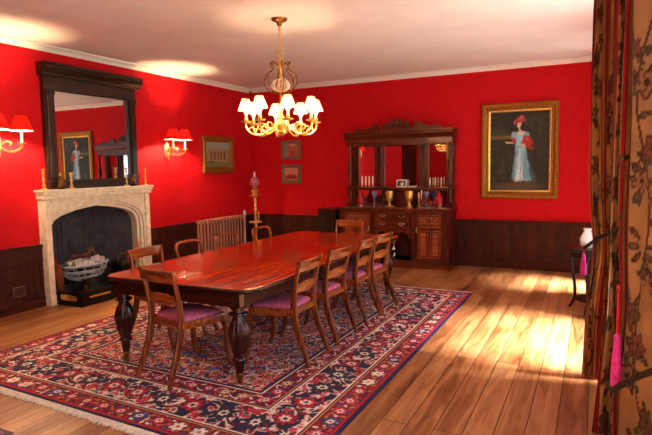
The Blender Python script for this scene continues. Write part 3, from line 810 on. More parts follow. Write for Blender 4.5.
for x0, x1, z0, z1 in ((-.295, .32, 1.28, 1.96), (-.775, -.475, 1.28, 1.96), (.5, .805, 1.28, 1.96), (-.86, -.34, .97, 1.22), (.36, .86, .97, 1.22)):
    m = MB(); m.box(x0, x1, .49, .4985, z0, z1, .003); m.build('mirror_panel', M['mirror'], sb)
m = MB(); m.box(-.30, .32, .488, .4985, .965, 1.22, .004); m.build('back_panel', M['sidex'], sb)
m = MB()     # frieze with scalloped lower edge
xs = np.linspace(-.94, .94, 91)
pts = [(x, 1.975-.022*abs(math.sin(x*PI/.157))) for x in xs]+[(.94, 2.06), (-.94, 2.06)]
m.prism(pts, 'y', .33, .36); m.box(-.94, .94, .36, .54, 2.0, 2.06); m.build('frieze', M['sidex'], sb, 30)
m = MB(); m.prism([(.54, 2.06), (.32, 2.06), (.31, 2.085), (.285, 2.1), (.26, 2.14), (.26, 2.155), (.24, 2.17), (.24, 2.2), (.54, 2.2)], 'x', -.975, .975); m.build('cornice', M['sidex'], sb, 30)
m = MB()     # pediment: centre shell and two scroll halves
m.prism([(-.27, 2.2)]+[(-.25*math.cos(a)*1.0, 2.22+.155*math.sin(a)) for a in np.linspace(0, PI, 15)]+[(.27, 2.2)], 'y', .29, .33)
for k in range(7):
    a = PI*(k+.5)/7; m.tube([(.02*math.cos(a), .287, 2.225), (.2*math.cos(a), .284, 2.22+.125*math.sin(a))], [.006, .014], 6)
m.build('pediment_shell', M['sidex'], sb, 40)
for s in (-1, 1):
    m = MB(); x = lambda t: s*t
    top = [(.29, 2.2), (.30, 2.27), (.34, 2.315), (.40, 2.32), (.45, 2.29), (.52, 2.255), (.62, 2.24), (.70, 2.25), (.74, 2.235), (.78, 2.2)]
    m.prism([(x(a), b) for a, b in top], 'y', .29, .32)
    m.lathe([(.045, -.006), (.04, .006), (.015, .014)], (x(.365), .28, 2.27), 14, axis='y'); m.lathe([(.03, -.006), (.02, .01)], (x(.7), .28, 2.225), 12, axis='y')
    m.build('pediment_scroll', M['sidex'], sb, 40)

for o in [x for x in bpy.data.objects if x.parent == sb or (x.parent and x.parent.parent == sb)]: o.data.transform(Matrix.Diagonal((SK, 1, 1, 1)))
# things on the sideboard
ZT, ZS = .955, 1.27
def gob(name, label, cat, x, y, z, prof, mat, group=None, parts=()):
    f = thing(name, label, cat, (SX+x*SK, SY+y, z), 0, group)
    m = MB(); m.lathe(prof, seg=18); m.build('body', mat, f)
    for n, p, mt in parts:
        m = MB(); m.lathe(p, seg=16); m.build(n, mt, f)
    return f
vase = [(r*1.12, z*1.1) for r, z in [(.06, 0), (.06, .015), (.025, .03), (.018, .06), (.03, .075), (.05, .10), (.055, .15), (.06, .21), (.062, .235), (.05, .238)]]
gob('brass_vase', 'tall brass vase on the sideboard top left of the centre', 'vase', -.115, .24, ZT, vase, M['brass'], 'brass vases on the sideboard')
gob('brass_vase', 'tall brass vase on the sideboard top right of the centre', 'vase', .235, .24, ZT, vase, M['brass'], 'brass vases on the sideboard')
candlestick('short brass candlestick on the sideboard between right vase and purple goblet', (SX+.37, SY+.3, ZT), .17, M['brass'], .035, None, .06)
gobl = [(r*1.1, z*1.15) for r, z in [(.035, 0), (.035, .008), (.01, .02), (.008, .12), (.03, .14), (.045, .18), (.048, .22), (.04, .222)]]
gob('goblet', 'purple glass goblet on the sideboard left of the left brass vase', 'goblet', -.40, .26, ZT, gobl, M['purpleglass'], 'purple goblets on the sideboard')
gob('goblet', 'purple glass goblet on the sideboard right of the short candlestick', 'goblet', .52, .26, ZT, gobl, M['purpleglass'], 'purple goblets on the sideboard')
claret = [(r*1.1, z*1.15) for r, z in [(.05, 0), (.055, .02), (.06, .09), (.05, .15), (.025, .18), (.022, .215), (.03, .22)]]
sil = [('silver_foot', [(.06, .0), (.066, .004), (.068, .03), (.06, .034)], M['silver'])]
gob('claret_jug', 'ruby glass jug with silver foot at the left end of the sideboard', 'jug', -.66, .26, ZT, claret, M['ruby'], 'ruby jugs on the sideboard', sil)
gob('claret_jug', 'ruby glass jug with silver foot at the right end of the sideboard', 'jug', .74, .26, ZT, claret, M['ruby'], 'ruby jugs on the sideboard', sil)
lefts = [('first', -.69), ('second', -.625), ('third', -.555), ('fourth', -.49)]
for n, x in lefts:
    candlestick('brass candlestick with cream candle, %s from the left on the sideboard shelf' % n, (SX+x*SK, SY+.40, ZS), .05, M['brass'], .026, 'candlesticks on the left of the shelf', .13)
for n, x in (('first', .55), ('second', .64), ('third', .74)):
    candlestick('brass candlestick with cream candle, %s of the right-hand group on the sideboard shelf' % n, (SX+x*SK, SY+.40, ZS), .05, M['brass'], .026, 'candlesticks on the right of the shelf', .1)
f = thing('photo_frame', 'small white-framed photograph leaning on the middle of the sideboard shelf', 'photo frame', (SX+.04, SY+.40, ZS))
f.rotation_euler = (-.16, 0, 0)
m = MB(); m.box(-.09, .09, 0, .012, 0, .125, .002); m.build('frame', M['paper'], f)
U, V = uvgrid(30, 24); C = np.full(U.shape+(3,), 70.); C = lay(C, soft(blob(U, V, .6, .4, .25, .4), .5), (210, 205, 198)); C = lay(C, soft(blob(U, V, .3, .7, .15, .2), .5), (30, 30, 32))
P = np.stack([(U-.5)*.145, np.full(U.shape, -.001), .018+V*.09], -1); grid_mesh('photograph', P, C, M['print'], f)
f = tag(MB().box(-.06, .06, 0, .09, 0, .018, .003).build('closed_book', M['paper']), 'small pale closed booklet lying on the shelf right of the photograph', 'book')
f.location = (SX+.22, SY+.36, ZS)
gob('silver_urn', 'silver twin-knopped urn standing in the dark sideboard niche', 'urn', -.02, .2, .125, [(.06, 0), (.06, .02), (.03, .035), (.025, .08), (.05, .1), (.06, .14), (.04, .18), (.025, .2), (.03, .24), (.055, .27), (.06, .33), (.03, .36), (.012, .40)], M['silver'])

# side cabinet beside it
f = thing('side_cabinet', 'narrow dark cabinet wedged left of the walnut sideboard', 'cabinet', (-4.08, 8.18, 0))
m = MB(); m.box(-.17, .17, .02, .44, .08, .88); m.build('carcass', M['ebony'], f)
m = MB(); m.box(-.18, .18, 0, .44, .88, .91, .006); m.build('top', M['sidex'], f)
m = MB(); m.box(-.17, .17, .03, .44, 0, .08); m.build('plinth', M['ebony'], f)
m = MB(); m.box(-.14, .14, .008, .02, .12, .85, .004); m.box(-.09, .09, .002, .008, .2, .78, .004); d = m.build('door', M['ebony'], f)
m = MB(); m.ball((.115, -.002, .5), .014); m.build('knob', M['brassd'], d)

# ------------------------------------------------------------------ rug
RX0, RX1, RY0, RY1 = -4.76, -1.335, 2.36, 6.75
def rug_colours(nx, ny):
    w, h = RX1-RX0, RY1-RY0
    X, Y = np.meshgrid(np.linspace(-w/2, w/2, nx), np.linspace(-h/2, h/2, ny))
    AX, AY = np.abs(X), np.abs(Y)
    dx, dy = w/2-AX, h/2-AY; D = np.minimum(dx, dy)
    side = dx < dy
    S = np.where(side, AY, AX)                   # running coordinate along the border
    S2 = np.where(side, Y, X)
    RED, CRIM, NAVY, IVO = (172, 16, 36), (116, 10, 28), (24, 24, 72), (228, 216, 202)
    PINK, TAN, BLUE, GRN = (196, 62, 88), (186, 124, 66), (58, 76, 146), (34, 46, 50)
    rng = np.random.RandomState(3)
    jx = (vnoise(X+9, Y+9, 5, 21)-.5)*.03; jy = (vnoise(X+9, Y+9, 5, 22)-.5)*.03
    C = np.zeros(X.shape+(3,)); C[:] = NAVY
    # ---- field: mirrored patches of navy, crimson and red with pale squiggling outlines
    hw_, hh_ = w/2-.78, h/2-.78
    xx, yy = AX+jx, AY+jy
    wx = xx+.05*np.sin(yy*17+1)+.03*np.sin(yy*41); wy = yy+.05*np.sin(xx*19)+.03*np.sin(xx*37+2)
    f1 = vnoise(wx+4, wy+7, 6.5, 61); f2 = vnoise(wx+2, wy+3, 11, 62); f3 = vnoise(wx+1, wy+5, 19, 63)
    md = (AX/(hw_*.80))**1.2+(AY/(hh_*.80))**1.2+.10*np.sin(np.arctan2(AY, AX)*8)
    C[f1 > .56] = CRIM
    C[(md < 1) & (f1 < .62)] = RED
    C[(md < .5)] = NAVY; C[(md < .5) & (f1 > .55)] = CRIM
    cs = (np.maximum(AX-hw_*.45, 0)/(hw_*.65))+(np.maximum(AY-hh_*.55, 0)/(hh_*.5))
    C[(cs > 1.05) & (f1 < .5)] = RED
    C[f2 > .70] = BLUE; C[f2 < .24] = CRIM; C[(f3 > .76)] = TAN; C[f3 < .2] = GRN
    C[np.abs(f2-.56) < .022] = IVO; C[np.abs(f2-.40) < .016] = PINK
    C[np.abs(f1-.56) < .012] = IVO
    C[np.abs(md-1) < .02] = IVO; C[np.abs(md-.5) < .012] = TAN; C[np.abs(cs-1.05) < .02] = IVO
    v = np.sin(xx*21+1.5*np.sin(yy*9))*np.cos(yy*15+1.3*np.sin(xx*10))
    C[np.abs(v-.12) < .04] = IVO
    # staggered palmettes
    def palm(C, xx, yy, cw, ch, off, sc, cols, seed):
        gi = np.floor(yy/ch).astype(int); sx = xx+(gi % 2)*cw/2+off
        gj = np.floor(sx/cw).astype(int)
        rr = np.random.RandomState(seed).rand(97, 89)
        q = rr[gi % 97, gj % 89]
        px = sx-(gj+.5)*cw; py = yy-(gi+.5)*ch
        ang = np.arctan2(py, px); rad = np.hypot(px, py*(1-.25*np.sign(py)*.6))
        s = sc*(.75+.5*q)
        pet = s*(1+.22*np.cos(ang*(6+2*np.floor(q*2))))
        lay_ = [(1.0, cols[0]), (.86, None), (.45, cols[2]), (.22, cols[3])]
        for f_, col in lay_:
            mk = rad < pet*f_
            if col is None:
                for t_, cc in enumerate(cols[1]):
                    C[mk & (np.floor(q*len(cols[1])*.999) == t_)] = cc
            else: C[mk] = col
        return C
    C = palm(C, xx+.02, yy+.03, .105, .095, .03, .021, (RED, (TAN, BLUE, RED, PINK, IVO), CRIM, TAN), 5)
    C = palm(C, xx, yy, .21, .17, .0, .058, (IVO, (RED, NAVY, CRIM, PINK, RED), TAN, NAVY), 6)
    C = palm(C, xx, yy, .21, .17, .105, .034, (NAVY, (RED, TAN, PINK, BLUE), IVO, CRIM), 9)
    # ---- borders
    def band(a, b, col):
        mk = (D >= a) & (D < b); C[mk] = col; return mk
    def bmotif(C, a, b, step, cols, seed, sc=.42, n=6):
        mid, hgt = (a+b)/2, b-a
        mk0 = (D >= a) & (D < b)
        k = np.floor(S/step).astype(int); px = S-(k+.5)*step+jx; py = D-mid+jy
        q = np.random.RandomState(seed).rand(200)[k % 200]
        ang = np.arctan2(py, px); rad = np.hypot(px*(hgt/step)*1.0, py)/hgt
        for f_, col in ((1, cols[0]), (.8, None), (.42, cols[2]), (.2, cols[3])):
            mk = mk0 & (rad < sc*f_*(1+.2*np.cos(n*ang+3*q)))
            if col is None:
                for t_, cc in enumerate(cols[1]): C[mk & (np.floor(q*len(cols[1])*.999) == t_)] = cc
            else: C[mk] = col
        return C
    def vine(C, a, b, step, col, wd, ph=0):
        mid, amp = (a+b)/2, (b-a)*.33
        d = np.abs(D-mid-amp*np.sin(S*2*PI/step+ph))
        C[(D >= a) & (D < b) & (d < wd)] = col; return C
    def blades(C, a, b, step, cols, seed):
        hgt = b-a; k = np.floor(S/step).astype(int); j = np.floor((D-a)/step).astype(int)
        q = np.random.RandomState(seed).rand(300, 20)[k % 300, j % 20]
        px = S-(k+.5)*step; py = D-a-(j+.5)*step; th = q*PI
        u = px*np.cos(th)+py*np.sin(th); v = -px*np.sin(th)+py*np.cos(th)
        mk = (D >= a) & (D < b) & ((u/(step*.46))**2+(v/(step*.22))**2 < 1)
        for t_, cc in enumerate(cols): C[mk & (np.floor(q*17) % len(cols) == t_)] = cc
        return C
    band(0, .03, NAVY)
    band(.03, .045, RED)
    band(.045, .20, CRIM); C = blades(C, .045, .2, .048, (PINK, NAVY, IVO, TAN, RED, BLUE), 2)
    C = vine(C, .045, .2, .34, TAN, .006); C = bmotif(C, .045, .20, .17, (NAVY, (PINK, BLUE, RED, IVO), IVO, RED), 3, .36)
    band(.20, .212, TAN); band(.212, .224, NAVY); band(.224, .236, IVO)
    band(.236, .55, (214, 190, 184)); C = blades(C, .236, .55, .042, (RED, NAVY, GRN, PINK, RED, CRIM, TAN), 7)
    g1 = vnoise(S+np.where(side, 3, 9)+.04*np.sin(D*40), D*1.3+.04*np.sin(S*26), 10, 71); g2 = vnoise(S+5, D*1.2+2+.03*np.sin(S*31), 19, 72)
    mb = (D >= .236) & (D < .55)
    C[mb & (g1 > .62)] = RED; C[mb & (g1 > .70)] = CRIM; C[mb & (g1 < .30)] = (40, 34, 60); C[mb & (g2 > .72)] = NAVY; C[mb & (g2 < .24)] = PINK
    C[mb & (np.abs(g1-.5) < .02)] = GRN; C[mb & (np.abs(g2-.5) < .05)] = IVO
    C = vine(C, .236, .55, .62, (44, 30, 44), .011); C = vine(C, .236, .55, .62, RED, .010, PI); C = vine(C, .236, .55, .31, NAVY, .007, 1)
    C = bmotif(C, .236, .55, .26, (NAVY, (RED, CRIM, GRN, RED), IVO, NAVY), 4, .30, 7)
    band(.55, .562, IVO); band(.562, .574, NAVY); band(.574, .586, TAN)
    band(.586, .74, CRIM); C = blades(C, .586, .74, .046, (BLUE, NAVY, IVO, PINK, NAVY, RED), 12)
    C = vine(C, .586, .74, .3, IVO, .006); C = bmotif(C, .586, .74, .16, (NAVY, (PINK, TAN, RED), IVO, NAVY), 5, .36)
    band(.74, .752, IVO); band(.752, .78, NAVY)
    # wool dye variation
    n = vnoise(X+20, Y+20, 2.1, 31)*.6+vnoise(X+20, Y+20, 40, 32)*.4
    C = np.clip(C*(.86+.32*n[..., None]), 0, 255)
    return X, Y, C
nx, ny = 560, 720
X, Y, C = rug_colours(nx, ny)
Z = .011+.0012*vnoise(X+5, Y+5, 3, 40)
for sl in ((0, slice(None)), (-1, slice(None)), (slice(None), 0), (slice(None), -1)): Z[sl] = .001
rug = thing('persian_rug', 'large red and navy patterned rug with ivory border under the table', 'rug', ((RX0+RX1)/2, (RY0+RY1)/2, 0))
# the near end runs slightly out of square
skew = np.clip(-Y/2.2, 0, 1)
P = np.stack([X, Y-skew*(X/1.7)*.06-skew*.0, Z], -1)
grid_mesh('pile', P, C, M['rug'], rug)
for s in (-1, 1):
    m = MB()
    for k in range(300):
        x = -1.70+3.4*k/299; y = s*(RY1-RY0)/2
        if s < 0: y -= (x/1.7)*.06
        a = random.uniform(-.006, .006); l = random.uniform(.05, .075)
        m.sweep([(x, y-s*.01, .006), (x+a*.4, y+s*l*.5, .0055), (x+a, y+s*l, .003)], (1, 0, 0), [.0095, .009, .006], .004)
    o = m.build('fringe', M['fringe'], rug); o['kind'] = 'stuff'
# corner of another rug at the camera's side of the room
U, V = uvgrid(220, 150); 
C2 = np.zeros(U.shape+(3,)); C2[:] = (70, 52, 96)
d2 = np.minimum(np.minimum(U, 1-U)*2.0, np.minimum(V, 1-V)*1.3)
C2[d2 < .18] = (166, 110, 120); C2[(d2 > .18) & (d2 < .2)] = (220, 206, 190)
C2[(d2 < .18) & ((np.floor(U*40)+np.floor(V*26)) % 2 == 0)] = (60, 48, 96)
C2[(np.sin(U*80)*np.sin(V*52) > .55) & (d2 > .22)] = (160, 50, 66)
C2[d2 < .03] = (90, 66, 80)
Z2 = np.full(U.shape, .009)
for sl in ((0, slice(None)), (-1, slice(None)), (slice(None), 0), (slice(None), -1)): Z2[sl] = .001
o = grid_mesh('small_rug', np.stack([(U-1)*2.0, (V-1)*1.3, Z2], -1), C2, M['rug'])
o.location = (-3.17, 1.985, 0); tag(o, 'corner of a second rug on bare boards nearest the camera', 'rug')

# ------------------------------------------------------------------ dining table
RT = .0126
tb = thing('dining_table', 'long polished red mahogany dining table with turned reeded legs', 'table', (-2.905, 4.765, RT), math.radians(0))
TW, TL, TH = .75, 1.68, .735
def rrect(w, l, r, z, n=8):
    out = []
    for cx, cy, a0 in ((w-r, l-r, 0), (-w+r, l-r, PI/2), (-w+r, -l+r, PI), (w-r, -l+r, 1.5*PI)):
        for k in range(n+1):
            a = a0+PI/2*k/n; out.append((cx+r*math.cos(a), cy+r*math.sin(a), z))
    return out
m = MB(); prof = [(.05, .692), (.022, .694), (.018, .70), (.010, .703), (.0, .711), (.0, .722), (.006, .730), (.014, .733), (.022, .735)]
m.stack([rrect(TW-i, TL-i, .15-i*.6, z) for i, z in prof[6:]]); m.build('tabletop', M['mahog'], tb, 30)
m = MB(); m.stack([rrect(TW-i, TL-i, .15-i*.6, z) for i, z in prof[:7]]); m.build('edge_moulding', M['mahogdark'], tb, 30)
m = MB()
ax, ay = TW-.11, TL-.03
m.box(-ax+.06, ax-.06, -ay, -ay+.03, .59, .692, .004); m.box(-ax+.06, ax-.06, ay-.03, ay, .59, .692, .004)
m.box(-ax, -ax+.03, -ay+.06, ay-.06, .59, .692, .004); m.box(ax-.03, ax, -ay+.06, ay-.06, .59, .692, .004)
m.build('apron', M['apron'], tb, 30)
prof = [(.046, .592), (.06, .585), (.06, .572), (.042, .562), (.046, .548), (.07, .54), (.072, .53), (.06, .522), (.04, .512), (.046, .49), (.06, .46), (.072, .42), (.076, .38), (.071, .34), (.06, .29), (.05, .24), (.042, .208), (.052, .2), (.054, .188), (.04, .178), (.036, .16), (.032, .11), (.027, .085)]
PR = []
for (r0, z0), (r1, z1) in zip(prof, prof[1:]):
    n = 3 if abs(z1-z0) > .025 else 1
    for k in range(n): PR.append((r0+(r1-r0)*k/n, z0+(z1-z0)*k/n))
PR.append(prof[-1])
for sx in (-1, 1):
    for sy in (-1, 1):
        x, y = sx*(ax-.06), sy*(ay-.06)
        m = MB(); m.box(x-.058, x+.058, y-.058, y+.058, .59, .692, .006)
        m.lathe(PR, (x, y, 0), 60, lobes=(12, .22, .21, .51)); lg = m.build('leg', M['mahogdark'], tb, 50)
        m = MB(); m.lathe([(.027, .088), (.03, .08), (.026, .06), (.016, .05)], (x, y, 0), 16); m.box(x-.016, x-.012, y-.012, y+.012, .02, .055); m.box(x+.012, x+.016, y-.012, y+.012, .02, .055)
        m.lathe([(.022, -.009), (.022, .009)], (x, y, .0222), 16, axis='x'); m.build('castor', M['brassd'], lg)

# ------------------------------------------------------------------ chairs
def make_chair(hoop=False):
    f = thing('dining_chair', '', 'chair', (0, 0, RT), 0, 'dining chairs around the table')
    for s in (-1, 1):
        p = crom([(s*.205, -.315, 0), (s*.198, -.27, .12), (s*.190, -.218, .26), (s*.186, -.185, .40), (s*.186, -.178, .49), (s*.190, -.195, .62), (s*.195, -.222, .75), (s*.198, -.243, .825)], 4)
        if hoop: p = p[:-4]
        n = len(p); m = MB()
        m.sweep(p, (1, 0, 0), [.026+.004*math.sin(PI*i/n) for i in range(n)], [.030+.022*math.sin(PI*min(1, i/n*1.25)) if i/n < .8 else .034 for i in range(n)])
        m.build('rear_leg', M['chair'], f, 50)
        p = crom([(s*.212, .185, .44), (s*.214, .222, .36), (s*.216, .232, .26), (s*.218, .236, .15), (s*.220, .258, .06), (s*.222, .285, 0)], 4)
        n = len(p); m = MB(); m.sweep(p, (1, 0, 0), [.036-.010*i/n for i in range(n)], [.05-.022*i/n for i in range(n)]); m.build('front_leg', M['chair'], f, 50)
    m = MB()
    m.sweep([(-.232, .205, .432), (0, .215, .432), (.232, .205, .432)], (0, 0, 1), .06, .026)
    m.sweep([(-.17, -.18, .432), (.17, -.18, .432)], (0, 0, 1), .055, .026)
    for s in (-1, 1): m.sweep(crom([(s*.188, -.175, .432), (s*.208, .02, .428), (s*.222, .205, .432)], 4), (0, 0, 1), .058, .026)
    m.build('seat_frame', M['chairx'], f, 50)
    m = MB(); ol = []
    for i, z in ((.0, .455), (-.004, .466), (.006, .482), (.035, .494), (.09, .503), (.15, .506)):
        q = []
        for k in range(32):
            a = 2*PI*k/32; ca, sa = math.cos(a), math.sin(a)
            e = .22; cx = math.copysign(abs(ca)**e, ca); cy = math.copysign(abs(sa)**e, sa)
            y = .02+cy*(.19-i); w = .19+.018*cy
            q.append((cx*(w-i), y, z))
        ol.append(q)
    m.stack(ol); m.build('seat_cushion', M['cushion'], f, 60)
    arc = lambda x, y0, d: (x, y0-d*(1-(x/.21)**2))
    if hoop:
        m = MB(); m.tube(crom([(-.195, -.218, .735), (-.197, -.228, .785), (-.175, -.242, .825), (-.11, -.255, .838), (0, -.262, .84), (.11, -.255, .838), (.175, -.242, .825), (.197, -.228, .785), (.195, -.218, .735)], 6), .0165, 10)
        m.build('top_rail', M['chairx'], f, 50)
        m = MB(); xs = np.linspace(-.19, .19, 13)
        m.sweep([(*arc(x, -.19, .022), .625) for x in xs], (0, 0, 1), .05, .016); m.build('mid_rail', M['chairx'], f, 50)
        return f
    m = MB(); xs = np.linspace(-.212, .212, 15)
    m.sweep([(*arc(x, -.240, .03), .808) for x in xs], (0, 0, 1), .078, .020)
    m.tube([(*arc(x, -.246, .03), .848) for x in xs], .0135, 10)
    for s in (-1, 1): m.lathe([(.004, -.012), (.02, -.010), (.02, .010), (.004, .012)], (s*.205, -.246, .838), 14, axis='x')
    m.build('top_rail', M['chairx'], f, 50)
    m = MB(); xs = np.linspace(-.19, .19, 13)
    m.sweep([(*arc(x, -.19, .022), .625) for x in xs], (0, 0, 1), .07, .016)
    m.sweep([(*arc(x, -.185, .022), .625) for x in np.linspace(-.075, .075, 7)], (0, 0, 1), .085, .02)
    for s in (-1, 1): m.lathe([(.024, -.003), (.018, .014), (.006, .018)], (s*.13, -.205, .625), 12, axis='y')
    m.build('mid_rail', M['chairx'], f, 50)
    return f
ch = make_chair(); hoopch = make_chair(True)
R_ = math.radians
spots = [   # x, y, facing (0 = +y), label
    (-2.87, 3.222, R_(-12), 'dining chair at the near end of the table, its back to the camera'),
    (-2.33, 3.85, R_(93), 'nearest chair on the right-hand side of the table, behind the front table leg'),
    (-2.33, 4.46, R_(88), 'second-nearest chair on the right-hand side of the table'),
    (-2.33, 5.11, R_(91), 'third chair from the camera on the right-hand side of the table'),
    (-2.322, 5.60, R_(86), 'farthest chair on the right-hand side of the table, in front of the sideboard'),
    (-3.60, 3.79, R_(-90), 'left-hand side chair nearest the fireplace and the camera'),
    (-3.60, 4.40, R_(-90), 'left-hand side round-topped chair second from the fireplace end, in front of dark panelling'),
    (-3.60, 5.06, R_(-90), 'left-hand side round-topped chair in front of the radiator'),
    (-3.60, 5.79, R_(-90), 'left-hand side round-topped chair before the corner oil lamp'),
    (-3.03, 6.56, R_(180), 'dining chair at the far end of the table facing the camera'),
]
for i, (x, y, rz, lab) in enumerate(spots):
    if i == 0: ch['label'] = lab; ch.location = (x, y, RT); ch.rotation_euler = (0, 0, rz)
    elif i == 6: hoopch['label'] = lab; hoopch.location = (x, y, RT); hoopch.rotation_euler = (0, 0, rz)
    else: dup(hoopch if i in (7, 8) else ch, lab, (x, y, RT), rz)

# ------------------------------------------------------------------ chandelier
cd = thing('chandelier', 'brass eight-light chandelier with small cream shades hanging over the table', 'chandelier', (-2.915, 4.84, ZC))
def zz(v): return v-ZC
m = MB(); m.lathe([(.008, zz(3.05)), (.022, zz(3.058)), (.03, zz(3.085)), (.075, zz(3.105)), (.085, zz(3.125))], seg=24); m.build('ceiling_rose', M['brassd'], cd)
m = MB(); z = 3.06; k = 0
while z > 2.80:
    pts = []
    for a in np.linspace(0, 2*PI, 13)[:-1]:
        u, v = .013*math.cos(a), .024*math.sin(a)
        pts.append((u, 0, zz(z)-.02+v) if k % 2 else (0, u, zz(z)-.02+v))
    m.tube(pts, .0045, 6, True); z -= .038; k += 1
m.tube([(.035*math.cos(a), 0, zz(2.765)+.045*math.sin(a)) for a in np.linspace(0, 2*PI, 17)[:-1]], .007, 8, True)
m.build('chain', M['brass'], cd)
m = MB(); m.lathe([(.01, zz(2.72)), (.022, zz(2.71)), (.016, zz(2.68)), (.035, zz(2.655)), (.016, zz(2.63)), (.012, zz(2.56)), (.02, zz(2.54)), (.012, zz(2.50)), (.012, zz(2.30)), (.03, zz(2.26)), (.016, zz(2.22)), (.016, zz(2.16)), (.05, zz(2.10)), (.06, zz(2.06)), (.03, zz(2.0)), (.045, zz(1.985)), (.03, zz(1.96)), (.008, zz(1.94))][::-1], seg=18); m.build('stem', M['brass'], cd)
for k in range(6):
    a = 2*PI*k/6+.2; c, s = math.cos(a), math.sin(a)
    path = [(.018, 2.655), (.07, 2.69), (.105, 2.665), (.085, 2.625), (.11, 2.60), (.165, 2.56), (.175, 2.48), (.13, 2.41), (.06, 2.38), (.02, 2.36)]
    m = MB(); m.tube(crom([(r*c, r*s, zz(z)) for r, z in path], 5), .006, 6); m.ball((.17*c, .17*s, zz(2.53)), .013); m.ball((.105*c, .105*s, zz(2.685)), .012)
    m.build('scroll', M['brassd'], cd)
m = MB()
for k in range(10):
    a = 2*PI*k/10; c, s = math.cos(a), math.sin(a)
    m.tube(crom([(.015*c, .015*s, zz(2.52)), (.07*c, .07*s, zz(2.50)), (.09*c, .09*s, zz(2.45)), (.06*c, .06*s, zz(2.41)), (.015*c, .015*s, zz(2.395))], 4), .007, 6)
m.build('crystal_basket', M['enamel'], cd)
RA = .365
for k in range(8):
    a = 2*PI*k/8+.716; c, s = math.cos(a), math.sin(a)
    p = [(.03, 2.10), (.10, 2.03), (.20, 1.965), (.29, 1.96), (.35, 2.0), (.37, 2.05), (RA, 2.075)]
    m = MB(); m.tube(crom([(r*c, r*s, zz(z)) for r, z in p], 5), .010, 8)
    m.tube(crom([(r*c, r*s, zz(z)) for r, z in ((.14, 2.0), (.17, 2.06), (.23, 2.07), (.25, 2.03), (.22, 2.01))], 5), .007, 6)
    m.tube(crom([(r*c, r*s, zz(z)) for r, z in ((.27, 1.965), (.27, 2.01), (.32, 2.03), (.335, 1.995))], 4), .007, 6)
    m.lathe([(.012, zz(2.07)), (.05, zz(2.078)), (.056, zz(2.09)), (.016, zz(2.092)), (.022, zz(2.12))], (RA*c, RA*s, 0), 16)
    arm = m.build('arm', M['brass'], cd)
    m = MB(); m.lathe([(.013, zz(2.115)), (.013, zz(2.165)), (.006, zz(2.17))], (RA*c, RA*s, 0), 10); m.build('candle_tube', M['enamel'], arm)
    m = MB(); m.ball((RA*c, RA*s, zz(2.205)), .022, (1, 1, 1.7)); m.build('bulb', M['bulb'], arm)
    m = MB(); m.shell([(.078, zz(2.20)), (.036, zz(2.315))], (RA*c, RA*s, 0), 20); m.build('lamp_shade', M['shade'], arm)

# ------------------------------------------------------------------ curtains
def curtain_cloth(cw, h, nu, nv, seed):
    """pattern over cloth metres: u 0..cw, v 0..h"""
    U, V = np.meshgrid(np.linspace(0, cw, nu), np.linspace(0, h, nv))
    n = vnoise(U+3, V+3, 9, seed)
    C = np.array((198, 160, 106.))*(.9+.2*n[..., None])
    # red stripes with pale edges, between floral panels
    per = .46
    s = np.mod(U, per)
    for c, w_, col in ((.03, .016, (168, 26, 30)), (.075, .009, (180, 40, 36)), (.41, .012, (168, 26, 30)), (.0, .008, (96, 40, 30))):
        C[np.abs(s-c) < w_*1.25] = col
    rng = np.random.RandomState(seed+50)
    DK, BR, GR, PK = (74, 60, 50), (104, 70, 48), (92, 86, 66), (156, 92, 72)
    k = 0
    # climbing stem per panel
    for p in range(-1, int(cw/per)+2):
        cx = p*per+.245
        stem = np.abs(U-cx-.055*np.sin(V*5.2+p)) < .007
        C[stem] = BR
        y = -.1+rng.rand()*.2
        while y < h+.2:
            x0 = cx+.055*math.sin(y*5.2+p); sgn = 1 if k % 2 else -1; k += 1
            fx = x0+sgn*rng.uniform(.03, .08); fy = y
            # leaves
            for q in range(6):
                a = rng.uniform(0, 2*PI); d_ = rng.uniform(.05, .11)
                lx, ly = fx+d_*math.cos(a)*.8, fy+d_*math.sin(a)
                mk = blob(U, V, lx, ly, .046, .017, a)
                C[mk < 1] = [DK, GR, BR, GR][q % 4]
                C[mk < .1] = (150, 116, 70)
            # blossom
            if rng.rand() < .8:
                du, dv = U-fx, V-fy; an = np.arctan2(dv, du); rd = np.hypot(du, dv)
                R0 = rng.uniform(.045, .07)
                C[rd < R0*(1+.2*np.cos(5*an+y))] = BR
                C[rd < R0*.8*(1+.22*np.cos(5*an+y))] = [(176, 132, 92), PK, (120, 96, 74)][k % 3]
                C[(rd < R0*.75) & (np.abs(np.sin(5*an/2+rd*40)) < .25)] = BR
                C[rd < R0*.25] = DK
            y += rng.uniform(.13, .2)
    return C
